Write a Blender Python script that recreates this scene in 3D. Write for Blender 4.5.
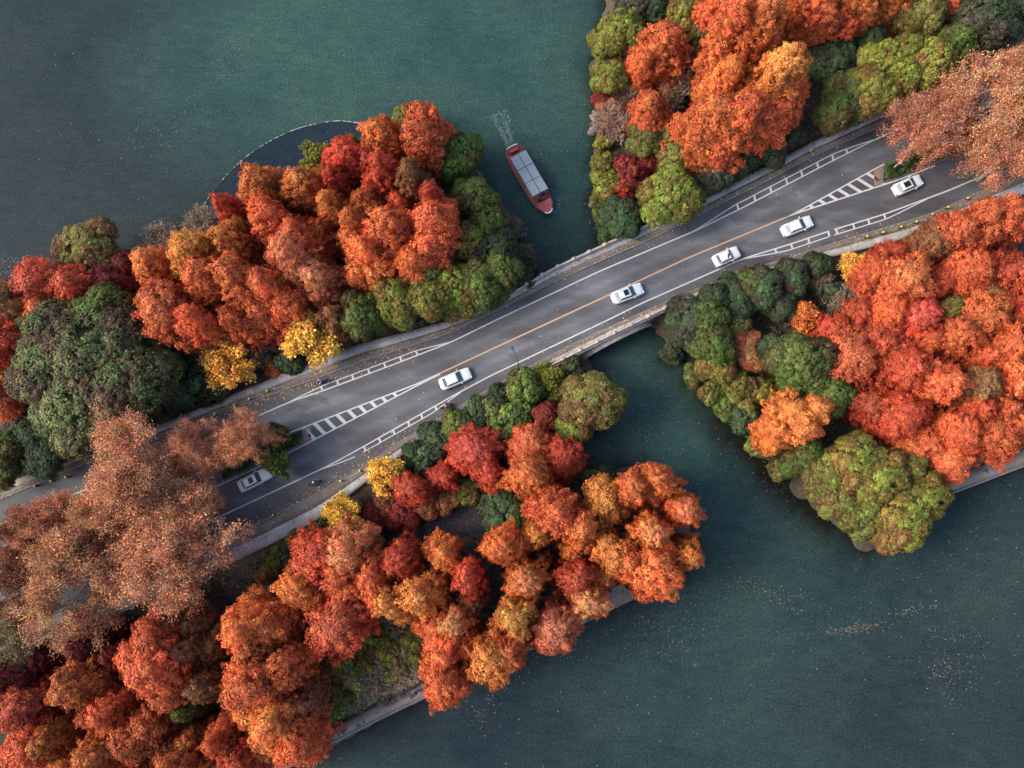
import bpy, bmesh, math, random
import numpy as np
from mathutils import Vector, Matrix, Quaternion
R_ = math.radians
rng = np.random.default_rng(7)
random.seed(7)
scene = bpy.context.scene
for o in list(bpy.data.objects): bpy.data.objects.remove(o)
COL = scene.collection

# ------------------------------------------------------------------ camera
W, H = 1024, 768
FPX = 790.0
CAMZ = 112.0
NADIR = (535.0, 508.0)
dcam = Vector((NADIR[0]-W/2, -(NADIR[1]-H/2), -FPX)).normalized()
Q = dcam.rotation_difference(Vector((0, 0, -1)))
cam = bpy.data.cameras.new('camera')
camo = bpy.data.objects.new('camera', cam); COL.objects.link(camo)
camo.rotation_mode = 'QUATERNION'; camo.rotation_quaternion = Q
camo.location = (0, 0, CAMZ)
cam.sensor_width = 36.0; cam.lens = FPX/W*36.0
cam.clip_start = 0.5; cam.clip_end = 6000
scene.camera = camo

# ------------------------------------------------------------------ light
SUN_EL, SUN_AZ = 40, 184          # azimuth: direction towards the sun, degrees counter-clockwise from +X
world = bpy.data.worlds.new('World'); scene.world = world; world.use_nodes = True
nt = world.node_tree; nt.nodes.clear()
wo = nt.nodes.new('ShaderNodeOutputWorld'); bg = nt.nodes.new('ShaderNodeBackground')
sky = nt.nodes.new('ShaderNodeTexSky'); sky.sky_type = 'NISHITA'; sky.sun_disc = False
sky.sun_elevation = R_(SUN_EL); sky.sun_rotation = R_(90-SUN_AZ)
sky.air_density = 1.0; sky.dust_density = 3.0; sky.ozone_density = 1.0
bg.inputs[1].default_value = 0.15
nt.links.new(sky.outputs[0], bg.inputs[0]); nt.links.new(bg.outputs[0], wo.inputs[0])
sun = bpy.data.lights.new('sun', 'SUN'); suno = bpy.data.objects.new('sun', sun); COL.objects.link(suno)
sun.energy = 1.5; sun.angle = R_(24); sun.color = (1.0, 0.91, 0.79)
sd = Vector((math.cos(R_(SUN_EL))*math.cos(R_(SUN_AZ)), math.cos(R_(SUN_EL))*math.sin(R_(SUN_AZ)), math.sin(R_(SUN_EL))))
suno.rotation_mode = 'QUATERNION'; suno.rotation_quaternion = sd.to_track_quat('Z', 'Y')
suno.location = (0, 0, 150)
scene.view_settings.view_transform = 'Standard'; scene.view_settings.look = 'None'
scene.view_settings.exposure = 1.30; scene.view_settings.gamma = 1.0

# ------------------------------------------------------------------ mapping of picture points to ground points
Rm = np.array(Q.to_matrix())
def un(px, py, z):
    """world xy of the picture point (px,py) at height z (arrays allowed)"""
    px = np.asarray(px, float); py = np.asarray(py, float); z = np.asarray(z, float)
    v = np.stack([px-W/2, -(py-H/2), np.full(px.shape, -FPX)], -1) @ Rm.T
    t = (z-CAMZ)/v[..., 2]
    return v[..., 0]*t, v[..., 1]*t
def mpp(px, py, z):
    """metres per picture pixel there"""
    x0, y0 = un(px, py, z); x1, y1 = un(px+1, py, z)
    return math.hypot(float(x1-x0), float(y1-y0))

# ------------------------------------------------------------------ object helpers
def tag(o, label=None, cat=None, group=None, kind=None):
    if label: o['label'] = label
    if cat: o['category'] = cat
    if group: o['group'] = group
    if kind: o['kind'] = kind
    return o
def empty(name, loc=(0, 0, 0), rz=0):
    o = bpy.data.objects.new(name, None); COL.objects.link(o); o.location = loc
    o.rotation_euler = (0, 0, rz); o.empty_display_size = .3
    return o
def link(name, me, mat=None, parent=None):
    o = bpy.data.objects.new(name, me); COL.objects.link(o)
    if mat is not None and not me.materials: me.materials.append(mat)
    if parent is not None: o.parent = parent
    return o
def np_mesh(name, V, quads, tris=None, tint=None, smooth=None):
    """fast mesh from arrays; tint = per-vertex rgb"""
    me = bpy.data.meshes.new(name)
    V = np.asarray(V, np.float32); nv = len(V)
    quads = np.asarray(quads, np.int32).reshape(-1, 4)
    tris = np.asarray(tris if tris is not None else [], np.int32).reshape(-1, 3)
    me.vertices.add(nv); me.vertices.foreach_set('co', V.ravel())
    li = np.concatenate([quads.ravel(), tris.ravel()])
    ls = np.concatenate([np.arange(len(quads))*4, len(quads)*4+np.arange(len(tris))*3]).astype(np.int32)
    me.loops.add(len(li)); me.loops.foreach_set('vertex_index', li.astype(np.int32))
    me.polygons.add(len(ls)); me.polygons.foreach_set('loop_start', ls)
    me.update(calc_edges=True); me.validate()
    if tint is not None:
        a = me.color_attributes.new('tint', 'FLOAT_COLOR', 'POINT')
        c = np.ones((nv, 4), np.float32); c[:, :3] = tint
        a.data.foreach_set('color', c.ravel())
    if smooth is not None:
        me.polygons.foreach_set('use_smooth', np.broadcast_to(np.asarray(smooth, bool), (len(ls),)).copy())
    return me
class MB:
    def __init__(s): s.v = []; s.f = []
    def add(s, vs, fs):
        n = len(s.v); s.v += [tuple(map(float, p)) for p in vs]; s.f += [tuple(i+n for i in f) for f in fs]
    def box(s, c, d, rz=0, taper=1.0, rx=0, ry=0):
        m = Matrix.Rotation(rz, 3, 'Z') @ Matrix.Rotation(ry, 3, 'Y') @ Matrix.Rotation(rx, 3, 'X')
        vs = []
        for z in (-.5, .5):
            k = 1 if z < 0 else taper
            for x, y in ((-.5, -.5), (.5, -.5), (.5, .5), (-.5, .5)):
                vs.append(m @ Vector((x*d[0]*k, y*d[1]*k, z*d[2])) + Vector(c))
        s.add(vs, [(0, 3, 2, 1), (4, 5, 6, 7), (0, 1, 5, 4), (1, 2, 6, 5), (2, 3, 7, 6), (3, 0, 4, 7)])
    def tube(s, pts, rs, n=8, caps=True):
        pts = [Vector(p) for p in pts]; rings = []
        for i, p in enumerate(pts):
            d = (pts[min(i+1, len(pts)-1)]-pts[max(i-1, 0)]).normalized()
            a = Vector((0, 0, 1)) if abs(d.z) < .9 else Vector((1, 0, 0))
            u = d.cross(a).normalized(); w = d.cross(u)
            r = rs[i] if hasattr(rs, '__len__') else rs
            rings.append([p+(u*math.cos(2*math.pi*k/n)+w*math.sin(2*math.pi*k/n))*r for k in range(n)])
        vs = [q for r in rings for q in r]; fs = []
        for i in range(len(pts)-1):
            for k in range(n):
                fs.append((i*n+k, i*n+(k+1) % n, (i+1)*n+(k+1) % n, (i+1)*n+k))
        if caps: fs += [tuple(range(n))[::-1], tuple((len(pts)-1)*n+k for k in range(n))]
        s.add(vs, fs)
    def loft(s, rings, caps=True):
        n = len(rings[0]); vs = [p for r in rings for p in r]; fs = []
        for i in range(len(rings)-1):
            for k in range(n): fs.append((i*n+k, i*n+(k+1) % n, (i+1)*n+(k+1) % n, (i+1)*n+k))
        if caps: fs += [tuple(range(n))[::-1], tuple((len(rings)-1)*n+k for k in range(n))]
        s.add(vs, fs)
    def ball(s, c, r, n=8, m=6, sc=(1, 1, 1)):
        rings = []
        for i in range(m+1):
            a = math.pi*(i/m)*.98+.03
            rings.append([(c[0]+r*sc[0]*math.sin(a)*math.cos(2*math.pi*k/n), c[1]+r*sc[1]*math.sin(a)*math.sin(2*math.pi*k/n), c[2]-r*sc[2]*math.cos(a)) for k in range(n)])
        s.loft(rings)
    def mesh(s, name, smooth=False, bevel=0):
        me = bpy.data.meshes.new(name); me.from_pydata(s.v, [], s.f)
        bm = bmesh.new(); bm.from_mesh(me)
        bmesh.ops.recalc_face_normals(bm, faces=bm.faces)
        if bevel:
            bmesh.ops.bevel(bm, geom=[e for e in bm.edges if e.calc_face_angle(0) > .5], offset=bevel, segments=2, affect='EDGES')
        bm.to_mesh(me); bm.free()
        if smooth:
            for p in me.polygons: p.use_smooth = True
        return me
    def build(s, name, mat, parent=None, smooth=False, bevel=0, loc=None):
        o = link(name, s.mesh(name, smooth, bevel), mat, parent)
        if loc: o.location = loc
        return o
def copy_tree(o, parent=None):
    c = o.copy(); COL.objects.link(c); c.parent = parent
    for ch in list(o.children): copy_tree(ch, c)
    return c

# ------------------------------------------------------------------ materials
def mat_new(name):
    m = bpy.data.materials.new(name); m.use_nodes = True
    t = m.node_tree; b = t.nodes['Principled BSDF']
    return m, t, b
def nd(t, typ, **kw):
    n = t.nodes.new(typ)
    for k, v in kw.items():
        if k.startswith('i_'): n.inputs[k[2:].replace('_', ' ')].default_value = v
        else: setattr(n, k, v)
    return n
def noise(t, scale, detail=4, rough=.6, coord='Object', sc=None):
    tc = t.nodes.new('ShaderNodeTexCoord'); n = nd(t, 'ShaderNodeTexNoise'); n.inputs['Scale'].default_value = scale
    n.inputs['Detail'].default_value = detail; n.inputs['Roughness'].default_value = rough
    if sc:
        mp = t.nodes.new('ShaderNodeMapping'); mp.inputs['Scale'].default_value = sc[:3]
        if len(sc) > 3: mp.inputs['Rotation'].default_value = (0, 0, sc[3])
        t.links.new(tc.outputs[coord], mp.inputs[0]); t.links.new(mp.outputs[0], n.inputs['Vector'])
    else: t.links.new(tc.outputs[coord], n.inputs['Vector'])
    return n
def ramp(t, src, stops):
    r = t.nodes.new('ShaderNodeValToRGB'); e = r.color_ramp.elements
    while len(e) < len(stops): e.new(.5)
    for el, (p, c) in zip(e, stops): el.position = p; el.color = (*c, 1) if len(c) == 3 else c
    t.links.new(src, r.inputs[0]); return r
def mix(t, a, b, fac, mode='MIX'):
    m = t.nodes.new('ShaderNodeMix'); m.data_type = 'RGBA'; m.blend_type = mode
    for s, v in ((0, fac), (6, a), (7, b)):
        if hasattr(v, 'is_linked') or hasattr(v, 'links'): t.links.new(v, m.inputs[s])
        elif s == 0: m.inputs[0].default_value = v
        else: m.inputs[s].default_value = (*v, 1)
    return m.outputs[2]
def bump(t, b, src, strength=.3, dist=.05):
    n = t.nodes.new('ShaderNodeBump'); n.inputs['Strength'].default_value = strength; n.inputs['Distance'].default_value = dist
    t.links.new(src, n.inputs['Height']); t.links.new(n.outputs[0], b.inputs['Normal'])
def simple(name, col, rough=.6, metal=0, var=.15, scale=3.0, spec=.5, bmp=0):
    m, t, b = mat_new(name)
    n = noise(t, scale)
    r = ramp(t, n.outputs[0], [(.3, tuple(c*(1-var) for c in col)), (.7, tuple(min(1, c*(1+var)) for c in col))])
    t.links.new(r.outputs[0], b.inputs['Base Color'])
    b.inputs['Roughness'].default_value = rough; b.inputs['Metallic'].default_value = metal
    b.inputs['Specular IOR Level'].default_value = spec
    if bmp: bump(t, b, n.outputs[0], bmp)
    return m
M = {}
# foliage: the object's own colour, times the tint stored per clump of leaves
def foliage(name, trans=.22):
    m, t, b = mat_new(name)
    oi = t.nodes.new('ShaderNodeObjectInfo'); at = t.nodes.new('ShaderNodeAttribute'); at.attribute_name = 'tint'
    c = mix(t, oi.outputs['Color'], at.outputs['Color'], 1.0, 'MULTIPLY')
    n = noise(t, .55, 3)
    rr = ramp(t, n.outputs[0], [(.32, (.68, .64, .68)), (.68, (1.18, 1.24, 1.15))])
    c = mix(t, c, rr.outputs[0], 1.0, 'MULTIPLY')
    t.links.new(c, b.inputs['Base Color']); b.inputs['Roughness'].default_value = .62
    b.inputs['Specular IOR Level'].default_value = .25
    tr = t.nodes.new('ShaderNodeBsdfTranslucent'); t.links.new(c, tr.inputs[0])
    ms = t.nodes.new('ShaderNodeMixShader'); ms.inputs[0].default_value = trans
    t.links.new(b.outputs[0], ms.inputs[1]); t.links.new(tr.outputs[0], ms.inputs[2])
    t.links.new(ms.outputs[0], t.nodes['Material Output'].inputs[0])
    return m
M['leaf'] = foliage('leaves')
M['bark'] = simple('bark', (.13, .09, .065), .9, bmp=.4, var=.35)
M['palebark'] = simple('pale bark', (.42, .35, .26), .8, var=.3)
M['twig'] = simple('twigs', (.30, .23, .17), .9, var=.3)

def asphalt():
    m, t, b = mat_new('asphalt')
    n1 = noise(t, .12, 4, .6, sc=(1, 3.2, 1, R_(-25))); n2 = noise(t, 9, 3, .8)
    base = ramp(t, n1.outputs[0], [(.33, (.046, .046, .050)), (.5, (.070, .070, .077)), (.68, (.100, .101, .110))])
    g = ramp(t, n2.outputs[0], [(.3, (.82, .82, .82)), (.7, (1.2, 1.2, 1.2))])
    c = mix(t, base.outputs[0], g.outputs[0], 1.0, 'MULTIPLY')
    n3 = noise(t, .5, 6, .75)
    st = ramp(t, n3.outputs[0], [(.60, (0, 0, 0)), (.75, (.5, .5, .5))])
    c = mix(t, c, (.07, .055, .045), st.outputs[0])
    n4 = noise(t, .22, 2, .5, sc=(1, 2.2, 1, R_(-25))); pt = ramp(t, n4.outputs[0], [(.60, (0, 0, 0)), (.615, (.55, .55, .55))]); c = mix(t, c, (.045, .045, .047), pt.outputs[0])
    # rubber and dust polished into long streaks along the lanes, tree shade painted in at the right end (uv: across the road)
    uv = t.nodes.new('ShaderNodeAttribute'); uv.attribute_name = 'lane'
    rr = ramp(t, uv.outputs['Fac'], [(0, (.70, .70, .70)), (.5, (1.0, 1.0, 1.0)), (1, (1.55, 1.57, 1.62))])
    c = mix(t, c, rr.outputs[0], 1.0, 'MULTIPLY')
    t.links.new(c, b.inputs['Base Color']); b.inputs['Roughness'].default_value = .78
    bump(t, b, n2.outputs[0], .2, .02)
    return m
M['asphalt'] = asphalt()
def paint(name, col):
    m, t, b = mat_new(name)
    n = noise(t, 3.5, 5, .8); r = ramp(t, n.outputs[0], [(.28, tuple(c*.45 for c in col)), (.42, tuple(c*.85 for c in col)), (.75, col)])
    t.links.new(r.outputs[0], b.inputs['Base Color']); b.inputs['Roughness'].default_value = .7
    return m
M['white_line'] = paint('worn white road paint', (.46, .455, .45))
M['orange_line'] = paint('worn orange road paint', (.40, .25, .15))
def slabs(name, col, leaf=.3, bs=(1.2, .6)):
    m, t, b = mat_new(name)
    tc = t.nodes.new('ShaderNodeTexCoord'); mp = t.nodes.new('ShaderNodeMapping'); mp.inputs['Rotation'].default_value = (0, 0, R_(-25))
    br = t.nodes.new('ShaderNodeTexBrick'); br.inputs['Scale'].default_value = 1
    br.inputs['Brick Width'].default_value = bs[0]; br.inputs['Row Height'].default_value = bs[1]; br.inputs['Mortar Size'].default_value = .02
    br.inputs['Color1'].default_value = (*[c*.85 for c in col], 1); br.inputs['Color2'].default_value = (*[c*1.12 for c in col], 1)
    br.inputs['Mortar'].default_value = (*[c*.45 for c in col], 1)
    t.links.new(tc.outputs['Object'], mp.inputs[0]); t.links.new(mp.outputs[0], br.inputs[0])
    n = noise(t, .35, 6, .7); st = ramp(t, n.outputs[0], [(.42, (0, 0, 0)), (.62, (1, 1, 1))])
    fl = t.nodes.new('ShaderNodeMath'); fl.operation = 'MULTIPLY'; fl.inputs[1].default_value = leaf
    t.links.new(st.outputs[0], fl.inputs[0])
    n2 = noise(t, 5, 4, .8); lc = ramp(t, n2.outputs[0], [(.35, (.05, .04, .035)), (.65, (.14, .10, .07))])
    c = mix(t, br.outputs[0], lc.outputs[0], fl.outputs[0])
    t.links.new(c, b.inputs['Base Color']); b.inputs['Roughness'].default_value = .85
    bump(t, b, n2.outputs[0], .3, .02)
    return m
M['slab'] = slabs('pale paving slabs', (.33, .33, .325), .45, (7.0, 2.0))
M['verge'] = slabs('leaf strewn verge', (.15, .13, .115), .8)
M['promenade'] = slabs('promenade stone slabs', (.21, .17, .14), .4, (1.6, 2.5))
M['kerb'] = simple('kerb stone', (.15, .145, .14), .8, var=.3)
M['stone'] = simple('bridge stone', (.36, .29, .25), .85, var=.3, scale=1.2, bmp=.4)
M['darkstone'] = simple('wet rubble stone', (.14, .125, .11), .85, var=.6, scale=1.5, bmp=.5)
M['wood'] = simple('weathered planks', (.20, .145, .12), .8, var=.3, scale=2)
def ground():
    m, t, b = mat_new('leaf litter ground')
    n = noise(t, .16, 5, .65); n2 = noise(t, 2.2, 6, .8)
    a = ramp(t, n.outputs[0], [(.35, (.034, .038, .018)), (.5, (.066, .050, .032)), (.66, (.11, .068, .044))])
    l = ramp(t, n2.outputs[0], [(.4, (.6, .6, .6)), (.62, (1.3, 1.2, 1.1)), (.75, (2.0, 1.5, 1.1))])
    c = mix(t, a.outputs[0], l.outputs[0], 1.0, 'MULTIPLY')
    t.links.new(c, b.inputs['Base Color']); b.inputs['Roughness'].default_value = .95
    bump(t, b, n2.outputs[0], .6, .15)
    return m
M['ground'] = ground()
def watermat(name):
    m, t, b = mat_new(name)
    at = t.nodes.new('ShaderNodeAttribute'); at.attribute_name = 'tint'
    n = noise(t, .045, 5, .6); r = ramp(t, n.outputs[0], [(.32, (.62, .70, .84)), (.5, (1, 1, 1)), (.66, (1.26, 1.20, 1.10))])
    c = mix(t, at.outputs['Color'], r.outputs[0], 1.0, 'MULTIPLY')
    n3 = noise(t, 3.2, 3, .95); r3 = ramp(t, n3.outputs[0], [(.33, (.52, .54, .56)), (.5, (1, 1, 1)), (.67, (1.6, 1.55, 1.5))])
    n5 = noise(t, .35, 4, .7, sc=(1, 2.4, 1, .5)); r5 = ramp(t, n5.outputs[0], [(.35, (.84, .86, .9)), (.65, (1.14, 1.12, 1.1))]); c = mix(t, c, r5.outputs[0], 1.0, 'MULTIPLY')
    c = mix(t, c, r3.outputs[0], 1.0, 'MULTIPLY')
    t.links.new(c, b.inputs['Base Color']); b.inputs['Roughness'].default_value = .2; b.inputs['Specular IOR Level'].default_value = .22
    b.inputs['IOR'].default_value = 1.33
    w = noise(t, 1.4, 5, .65, sc=(1, 1.8, 1, .6)); bump(t, b, w.outputs[0], .3, .05)
    return m
M['water'] = watermat('lake water')
M['foam'] = simple('foam', (.15, .20, .20), .6, var=.4)
M['carpaint'] = simple('white car paint', (.56, .57, .58), .35, var=.02, spec=.4)
M['silver'] = simple('silver white car paint', (.46, .50, .52), .35, var=.02, spec=.4)
M['glass'] = simple('car glass', (.05, .085, .095), .28, var=.1, spec=.25)
M['darkglass'] = simple('dark roof glass', (.012, .013, .015), .3, var=.1, spec=.25)
M['rubber'] = simple('rubber', (.02, .02, .02), .85)
M['rim'] = simple('alloy', (.5, .5, .5), .35, metal=.8)
M['lampglass'] = simple('lamp glass', (.6, .6, .58), .15)
M['redlens'] = simple('red lens', (.35, .02, .02), .2)
M['black'] = simple('black plastic', (.02, .02, .022), .5)
M['steel'] = simple('painted dark steel', (.05, .052, .055), .5, metal=.2)
M['white'] = simple('white board', (.72, .71, .68), .5, var=.05)
M['yellow'] = simple('yellow cap', (.62, .48, .08), .5, var=.15)
M['red'] = simple('weathered red boat paint', (.23, .035, .032), .5, var=.3, scale=2)
M['reddeck'] = simple('red deck paint', (.30, .065, .06), .6, var=.3, scale=2.5)
M['panel'] = simple('grey roof panel', (.22, .25, .27), .5, var=.12, scale=2)
M['skin'] = simple('skin', (.45, .26, .19), .6)
M['float'] = simple('boom floats', (.30, .29, .26), .7, var=.4)
def cloth(n, c): M[n] = simple(n+' cloth', c, .85)
cloth('purple', (.22, .06, .36)); cloth('darkblue', (.03, .035, .06)); cloth('greycloth', (.12, .12, .13)); cloth('paleshirt', (.5, .45, .46)); cloth('hair', (.015, .012, .01)); cloth('pinkcoat', (.22, .06, .13))

# ------------------------------------------------------------------ road curves (picture x -> picture y)
def curve(pts, sig=9):
    pts = sorted(pts); xs = np.arange(-140, 1180)
    p = np.array(pts, float)
    # linear extension beyond the ends
    s0 = (p[1, 1]-p[0, 1])/(p[1, 0]-p[0, 0]); s1 = (p[-1, 1]-p[-2, 1])/(p[-1, 0]-p[-2, 0])
    p = np.vstack([[p[0, 0]-200, p[0, 1]-200*s0], p, [p[-1, 0]+200, p[-1, 1]+200*s1]])
    y = np.interp(xs, p[:, 0], p[:, 1])
    k = np.exp(-.5*(np.arange(-30, 31)/sig)**2); k /= k.sum()
    yp = np.concatenate([y[0]+(y[1]-y[0])*np.arange(-30, 0), y, y[-1]+(y[-1]-y[-2])*np.arange(1, 31)])
    ys = np.convolve(yp, k, 'valid')
    return lambda x: np.interp(x, xs, ys)
cNo = curve([(-60, 512), (0, 487), (81, 453), (150, 429), (230, 396), (317, 360), (361, 344), (449, 321), (504, 299), (553, 270), (605, 246), (640, 230), (705, 198), (780, 159), (809, 144), (880, 110), (1000, 55), (1100, 12)])
cNk = curve([(-60, 527), (0, 500), (83, 465), (150, 443), (230, 410), (317, 379), (361, 362), (449, 334), (490, 314), (553, 283), (600, 262), (657, 237), (705, 212), (780, 175), (809, 158), (880, 127), (1000, 75), (1100, 33)])
cNl = curve([(-60, 552), (0, 524), (49, 504), (130, 472), (260, 415), (292, 401), (325, 390), (400, 362), (449, 343), (470, 333), (490, 323), (600, 271), (697, 230), (742, 208), (836, 159), (872, 141), (1000, 85), (1100, 42)], 6)
cCu = curve([(-60, 575), (0, 550), (200, 468), (286, 434), (417, 384), (430, 378), (490, 350), (600, 299), (690, 257), (794, 214), (881, 165.5), (1000, 108), (1100, 62)], 6)
cCl = curve([(-60, 610), (0, 582), (200, 494), (285, 455), (424, 382), (430, 379), (490, 350), (600, 299), (690, 257), (794, 214), (898, 180), (1000, 140), (1100, 98)], 6)
cSl = curve([(-60, 640), (0, 613), (230, 512), (330, 465), (361, 448), (458, 393), (490, 376), (610, 319), (640, 304), (690, 282), (724, 267), (742, 259), (794, 243), (831, 230.5), (885, 214), (950, 190), (1100, 125)], 6)
cSk = curve([(-60, 668), (0, 640), (230, 539), (261, 521), (314, 495), (367, 464), (392, 446), (417, 431), (490, 388), (556, 352), (600, 331), (640, 313), (683, 294), (741, 272), (859, 235), (930, 214), (1000, 182), (1100, 137)])
cSo = curve([(-60, 697), (0, 668), (246, 556), (317, 521), (367, 481), (417, 444), (490, 400), (556, 363), (600, 341), (652, 315), (683, 301), (741, 284), (780, 268), (840, 255), (900, 240), (960, 219), (1024, 194), (1100, 158)])
def zroad(px, py):
    s = np.asarray(px)*.905 - np.asarray(py)*.425
    return 3.0 + 1.5*np.exp(-((s-422)/85.0)**2)
def RP(px, py, dz=0.0):
    z = zroad(px, py); x, y = un(px, py, z)
    return np.stack([x, y, z+dz], -1)
def ribbon(ca, cb, x0, x1, dz=0.0, nx=None, ny=1, skirt=0.0):
    """sheet between two curves; skirt closes its sides down by that much"""
    nx = nx or max(2, int((x1-x0)/4)); xs = np.linspace(x0, x1, nx+1)
    rows = []
    for j in range(ny+1):
        f = j/ny; rows.append(RP(xs, ca(xs)*(1-f)+cb(xs)*f, dz))
    if skirt:
        a = rows[0].copy(); a[:, 2] -= skirt; b = rows[-1].copy(); b[:, 2] -= skirt
        rows = [a]+rows+[b]
    V = np.concatenate(rows); n = nx+1; q = []
    for j in range(len(rows)-1):
        i = np.arange(nx); q.append(np.stack([j*n+i, (j+1)*n+i, (j+1)*n+i+1, j*n+i+1], -1))
    return V, np.concatenate(q)
def join(parts):
    V = []; F = []; n = 0
    for v, f in parts: V.append(v); F.append(f+n); n += len(v)
    return np.concatenate(V), np.concatenate(F)
# ------------------------------------------------------------------ shorelines (picture points put on the ground at z=.5)
NW = [(-120,262),(0,285),(30,280),(62,262),(100,258),(130,250),(160,235),(200,222),(225,205),(262,185),(300,168),(350,146),(390,128),(440,128),(468,148),(484,180),(497,215),(513,245),(533,266),(552,280),
      (572,352),(588,362),(604,380),(610,405),(596,432),(570,448),(540,455),(520,470),(500,492),(470,503),(440,504),(400,524),(370,528),(335,545),(300,570),(262,588),(215,596),(180,612),(120,632),(0,680),(-120,735)]
SW = [(-120,770),(0,708),(120,662),(200,636),(262,620),(300,600),(340,585),(380,552),(440,542),(495,532),(520,500),(560,480),(610,468),(650,470),(684,500),(694,550),(682,578),(640,597),(430,694),(330,746),(250,788),(200,830),(-120,870)]
NE = [(612,-140),(606,-20),(602,40),(602,100),(596,150),(594,205),(602,245),(616,256),(652,322),(672,345),(692,366),(722,402),(742,428),(772,462),(800,482),(828,506),(842,522),(950,491),(1024,463),(1180,402),(1180,-140)]
def wpoly(P, z=.5):
    x, y = un([p[0] for p in P], [p[1] for p in P], z); return np.stack([x, y], -1)
POLYS = [wpoly(p) for p in (NW, SW, NE)]
def sdist(P, X, Y):
    """signed distance, positive inside"""
    d = np.full(X.shape, 1e9); ins = np.zeros(X.shape, bool); n = len(P)
    for i in range(n):
        a = P[i]; b = P[(i+1) % n]; e = b-a; L = e@e
        t = np.clip(((X-a[0])*e[0]+(Y-a[1])*e[1])/L, 0, 1)
        d = np.minimum(d, np.hypot(X-a[0]-t*e[0], Y-a[1]-t*e[1]))
        c = ((a[1] > Y) != (b[1] > Y)) & (X < (b[0]-a[0])*(Y-a[1])/(b[1]-a[1]+1e-12)+a[0]); ins ^= c
    return np.where(ins, d, -d)
_xs = np.arange(-140, 1181, 20.0)
rA = RP(_xs, cNo(_xs)); rB = RP(_xs, cSo(_xs))
ROADP = np.concatenate([rA[:, :2], rB[::-1, :2]])
roadline = np.concatenate([rA, rB])
DISCS = []          # extra ground round tree bases that stand at the water's edge
def hnoise(X, Y):
    return (np.sin(X*.31+1.3*np.sin(Y*.23))*np.cos(Y*.27+1.1*np.sin(X*.19))+.5*np.sin(X*.83+Y*.61)*np.sin(Y*.77-X*.4))
def land_sd(X, Y):
    s = np.full(X.shape, -1e9)
    for P in POLYS: s = np.maximum(s, sdist(P, X, Y))
    s = s + .5*np.sin(X*1.1+2*np.sin(Y*.6))*np.sin(Y*1.3+1.5*np.sin(X*.5))
    for (x, y, r) in DISCS: s = np.maximum(s, r-np.hypot(X-x, Y-y))
    return s
def ground_z(X, Y):
    X = np.asarray(X, float); Y = np.asarray(Y, float)
    s = land_sd(X, Y)
    z = np.where(s > 0, np.minimum(s*.6, 1.15), np.maximum(s*.45, -2.2))
    z = z + np.where(s > 1.5, .22*hnoise(X, Y), 0)
    rd = sdist(ROADP, X, Y)      # inside the road band: positive
    k = np.clip((rd+4.0)/4.2, 0, 1); k = k*k*(3-2*k)
    return np.where(s > 0, z*(1-k*np.clip(s/1.5, 0, 1))+2.55*k*np.clip(s/1.5, 0, 1), z)

# ------------------------------------------------------------------ trees are listed first so that the ground can meet them
# (px, py, r) crown centre and half width in the picture, kind, colour, optional height
RO='RO';OR='OR';PK='PK';RD='RD';DR='DR';GO='GO';YE='YE';OL='OL';GR='GR';DG='DG';YG='YG';BR='BR';PL='PL';TN='TN';DO='DO'
PAL = {  # base colour, word
 'RO': ((.62,.125,.045), 'red orange'), 'OR': ((.64,.168,.048), 'orange'), 'PK': ((.62,.180,.080), 'salmon pink'), 'RD': ((.52,.074,.036), 'crimson'),
 'DR': ((.20,.026,.022), 'dark maroon'), 'GO': ((.62,.200,.050), 'golden orange'), 'DO': ((.082,.078,.030), 'dark olive'), 'YE': ((.95,.46,.085), 'bright yellow'), 'OL': ((.165,.148,.036), 'olive'),
 'GR': ((.098,.118,.028), 'mid green'), 'DG': ((.048,.066,.030), 'dark green'), 'YG': ((.195,.176,.034), 'yellow green'), 'BR': ((.27,.098,.042), 'brown'),
 'PL': ((.52,.200,.098), 'pinkish brown'), 'TN': ((.27,.20,.095), 'tan')}
KIND = {'M': ('redwood_tree', 'pointed redwood', 'tree'), 'D': ('redwood_tree', 'round redwood', 'tree'), 'B': ('broadleaf_tree', 'broadleaf tree', 'tree'),
        'P': ('plane_tree', 'plane tree', 'tree'), 'G': ('ginkgo_tree', 'ginkgo', 'tree'), 'S': ('shrub', 'shrub', 'shrub'),
        'T': ('leafless_shrub', 'twiggy shrub', 'shrub'), 'L': ('low_bush', 'low bush', 'bush')}
HGT = {'M': 19, 'D': 15, 'B': 11, 'P': 15, 'G': 8, 'S': 4.0, 'T': 4.5, 'L': 1.6}
G = []
def grove(name, rows):
    for r in rows: G.append((name,)+tuple(r))
grove('on the shore inside the floating boom', [
 (262,190,26,'M',OR),(232,213,17,'M',RD),(300,186,25,'M',OR),(318,158,14,'G',YG,5),(350,146,9,'G',YG,5),(348,163,20,'D',RD),(378,138,26,'M',OR),(405,116,13,'B',OL,7),(424,136,31,'M',RO),(440,128,16,'M',RO),
 (382,170,24,'M',RD),(410,180,20,'M',BR),(200,222,20,'T',TN,4),(160,242,25,'T',TN,4)])
grove('between the boom and yellow ginkgos', [
 (192,258,29,'M',GO,21),(206,282,26,'M',RO,19),(157,268,24,'M',OR,16),(165,312,37,'M',RO),(192,322,22,'M',RO),(235,242,23,'M',GO),(262,222,28,'M',RO),(240,284,30,'M',OR,20),(270,300,30,'M',RO,18),(288,258,27,'M',PK),
 (300,228,26,'M',RO),(312,280,26,'M',PK,17),(334,200,20,'M',GO),(335,178,18,'M',RD),(352,225,22,'M',OR),(240,318,20,'M',RO,15),(330,318,16,'M',BR,13)])
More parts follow.
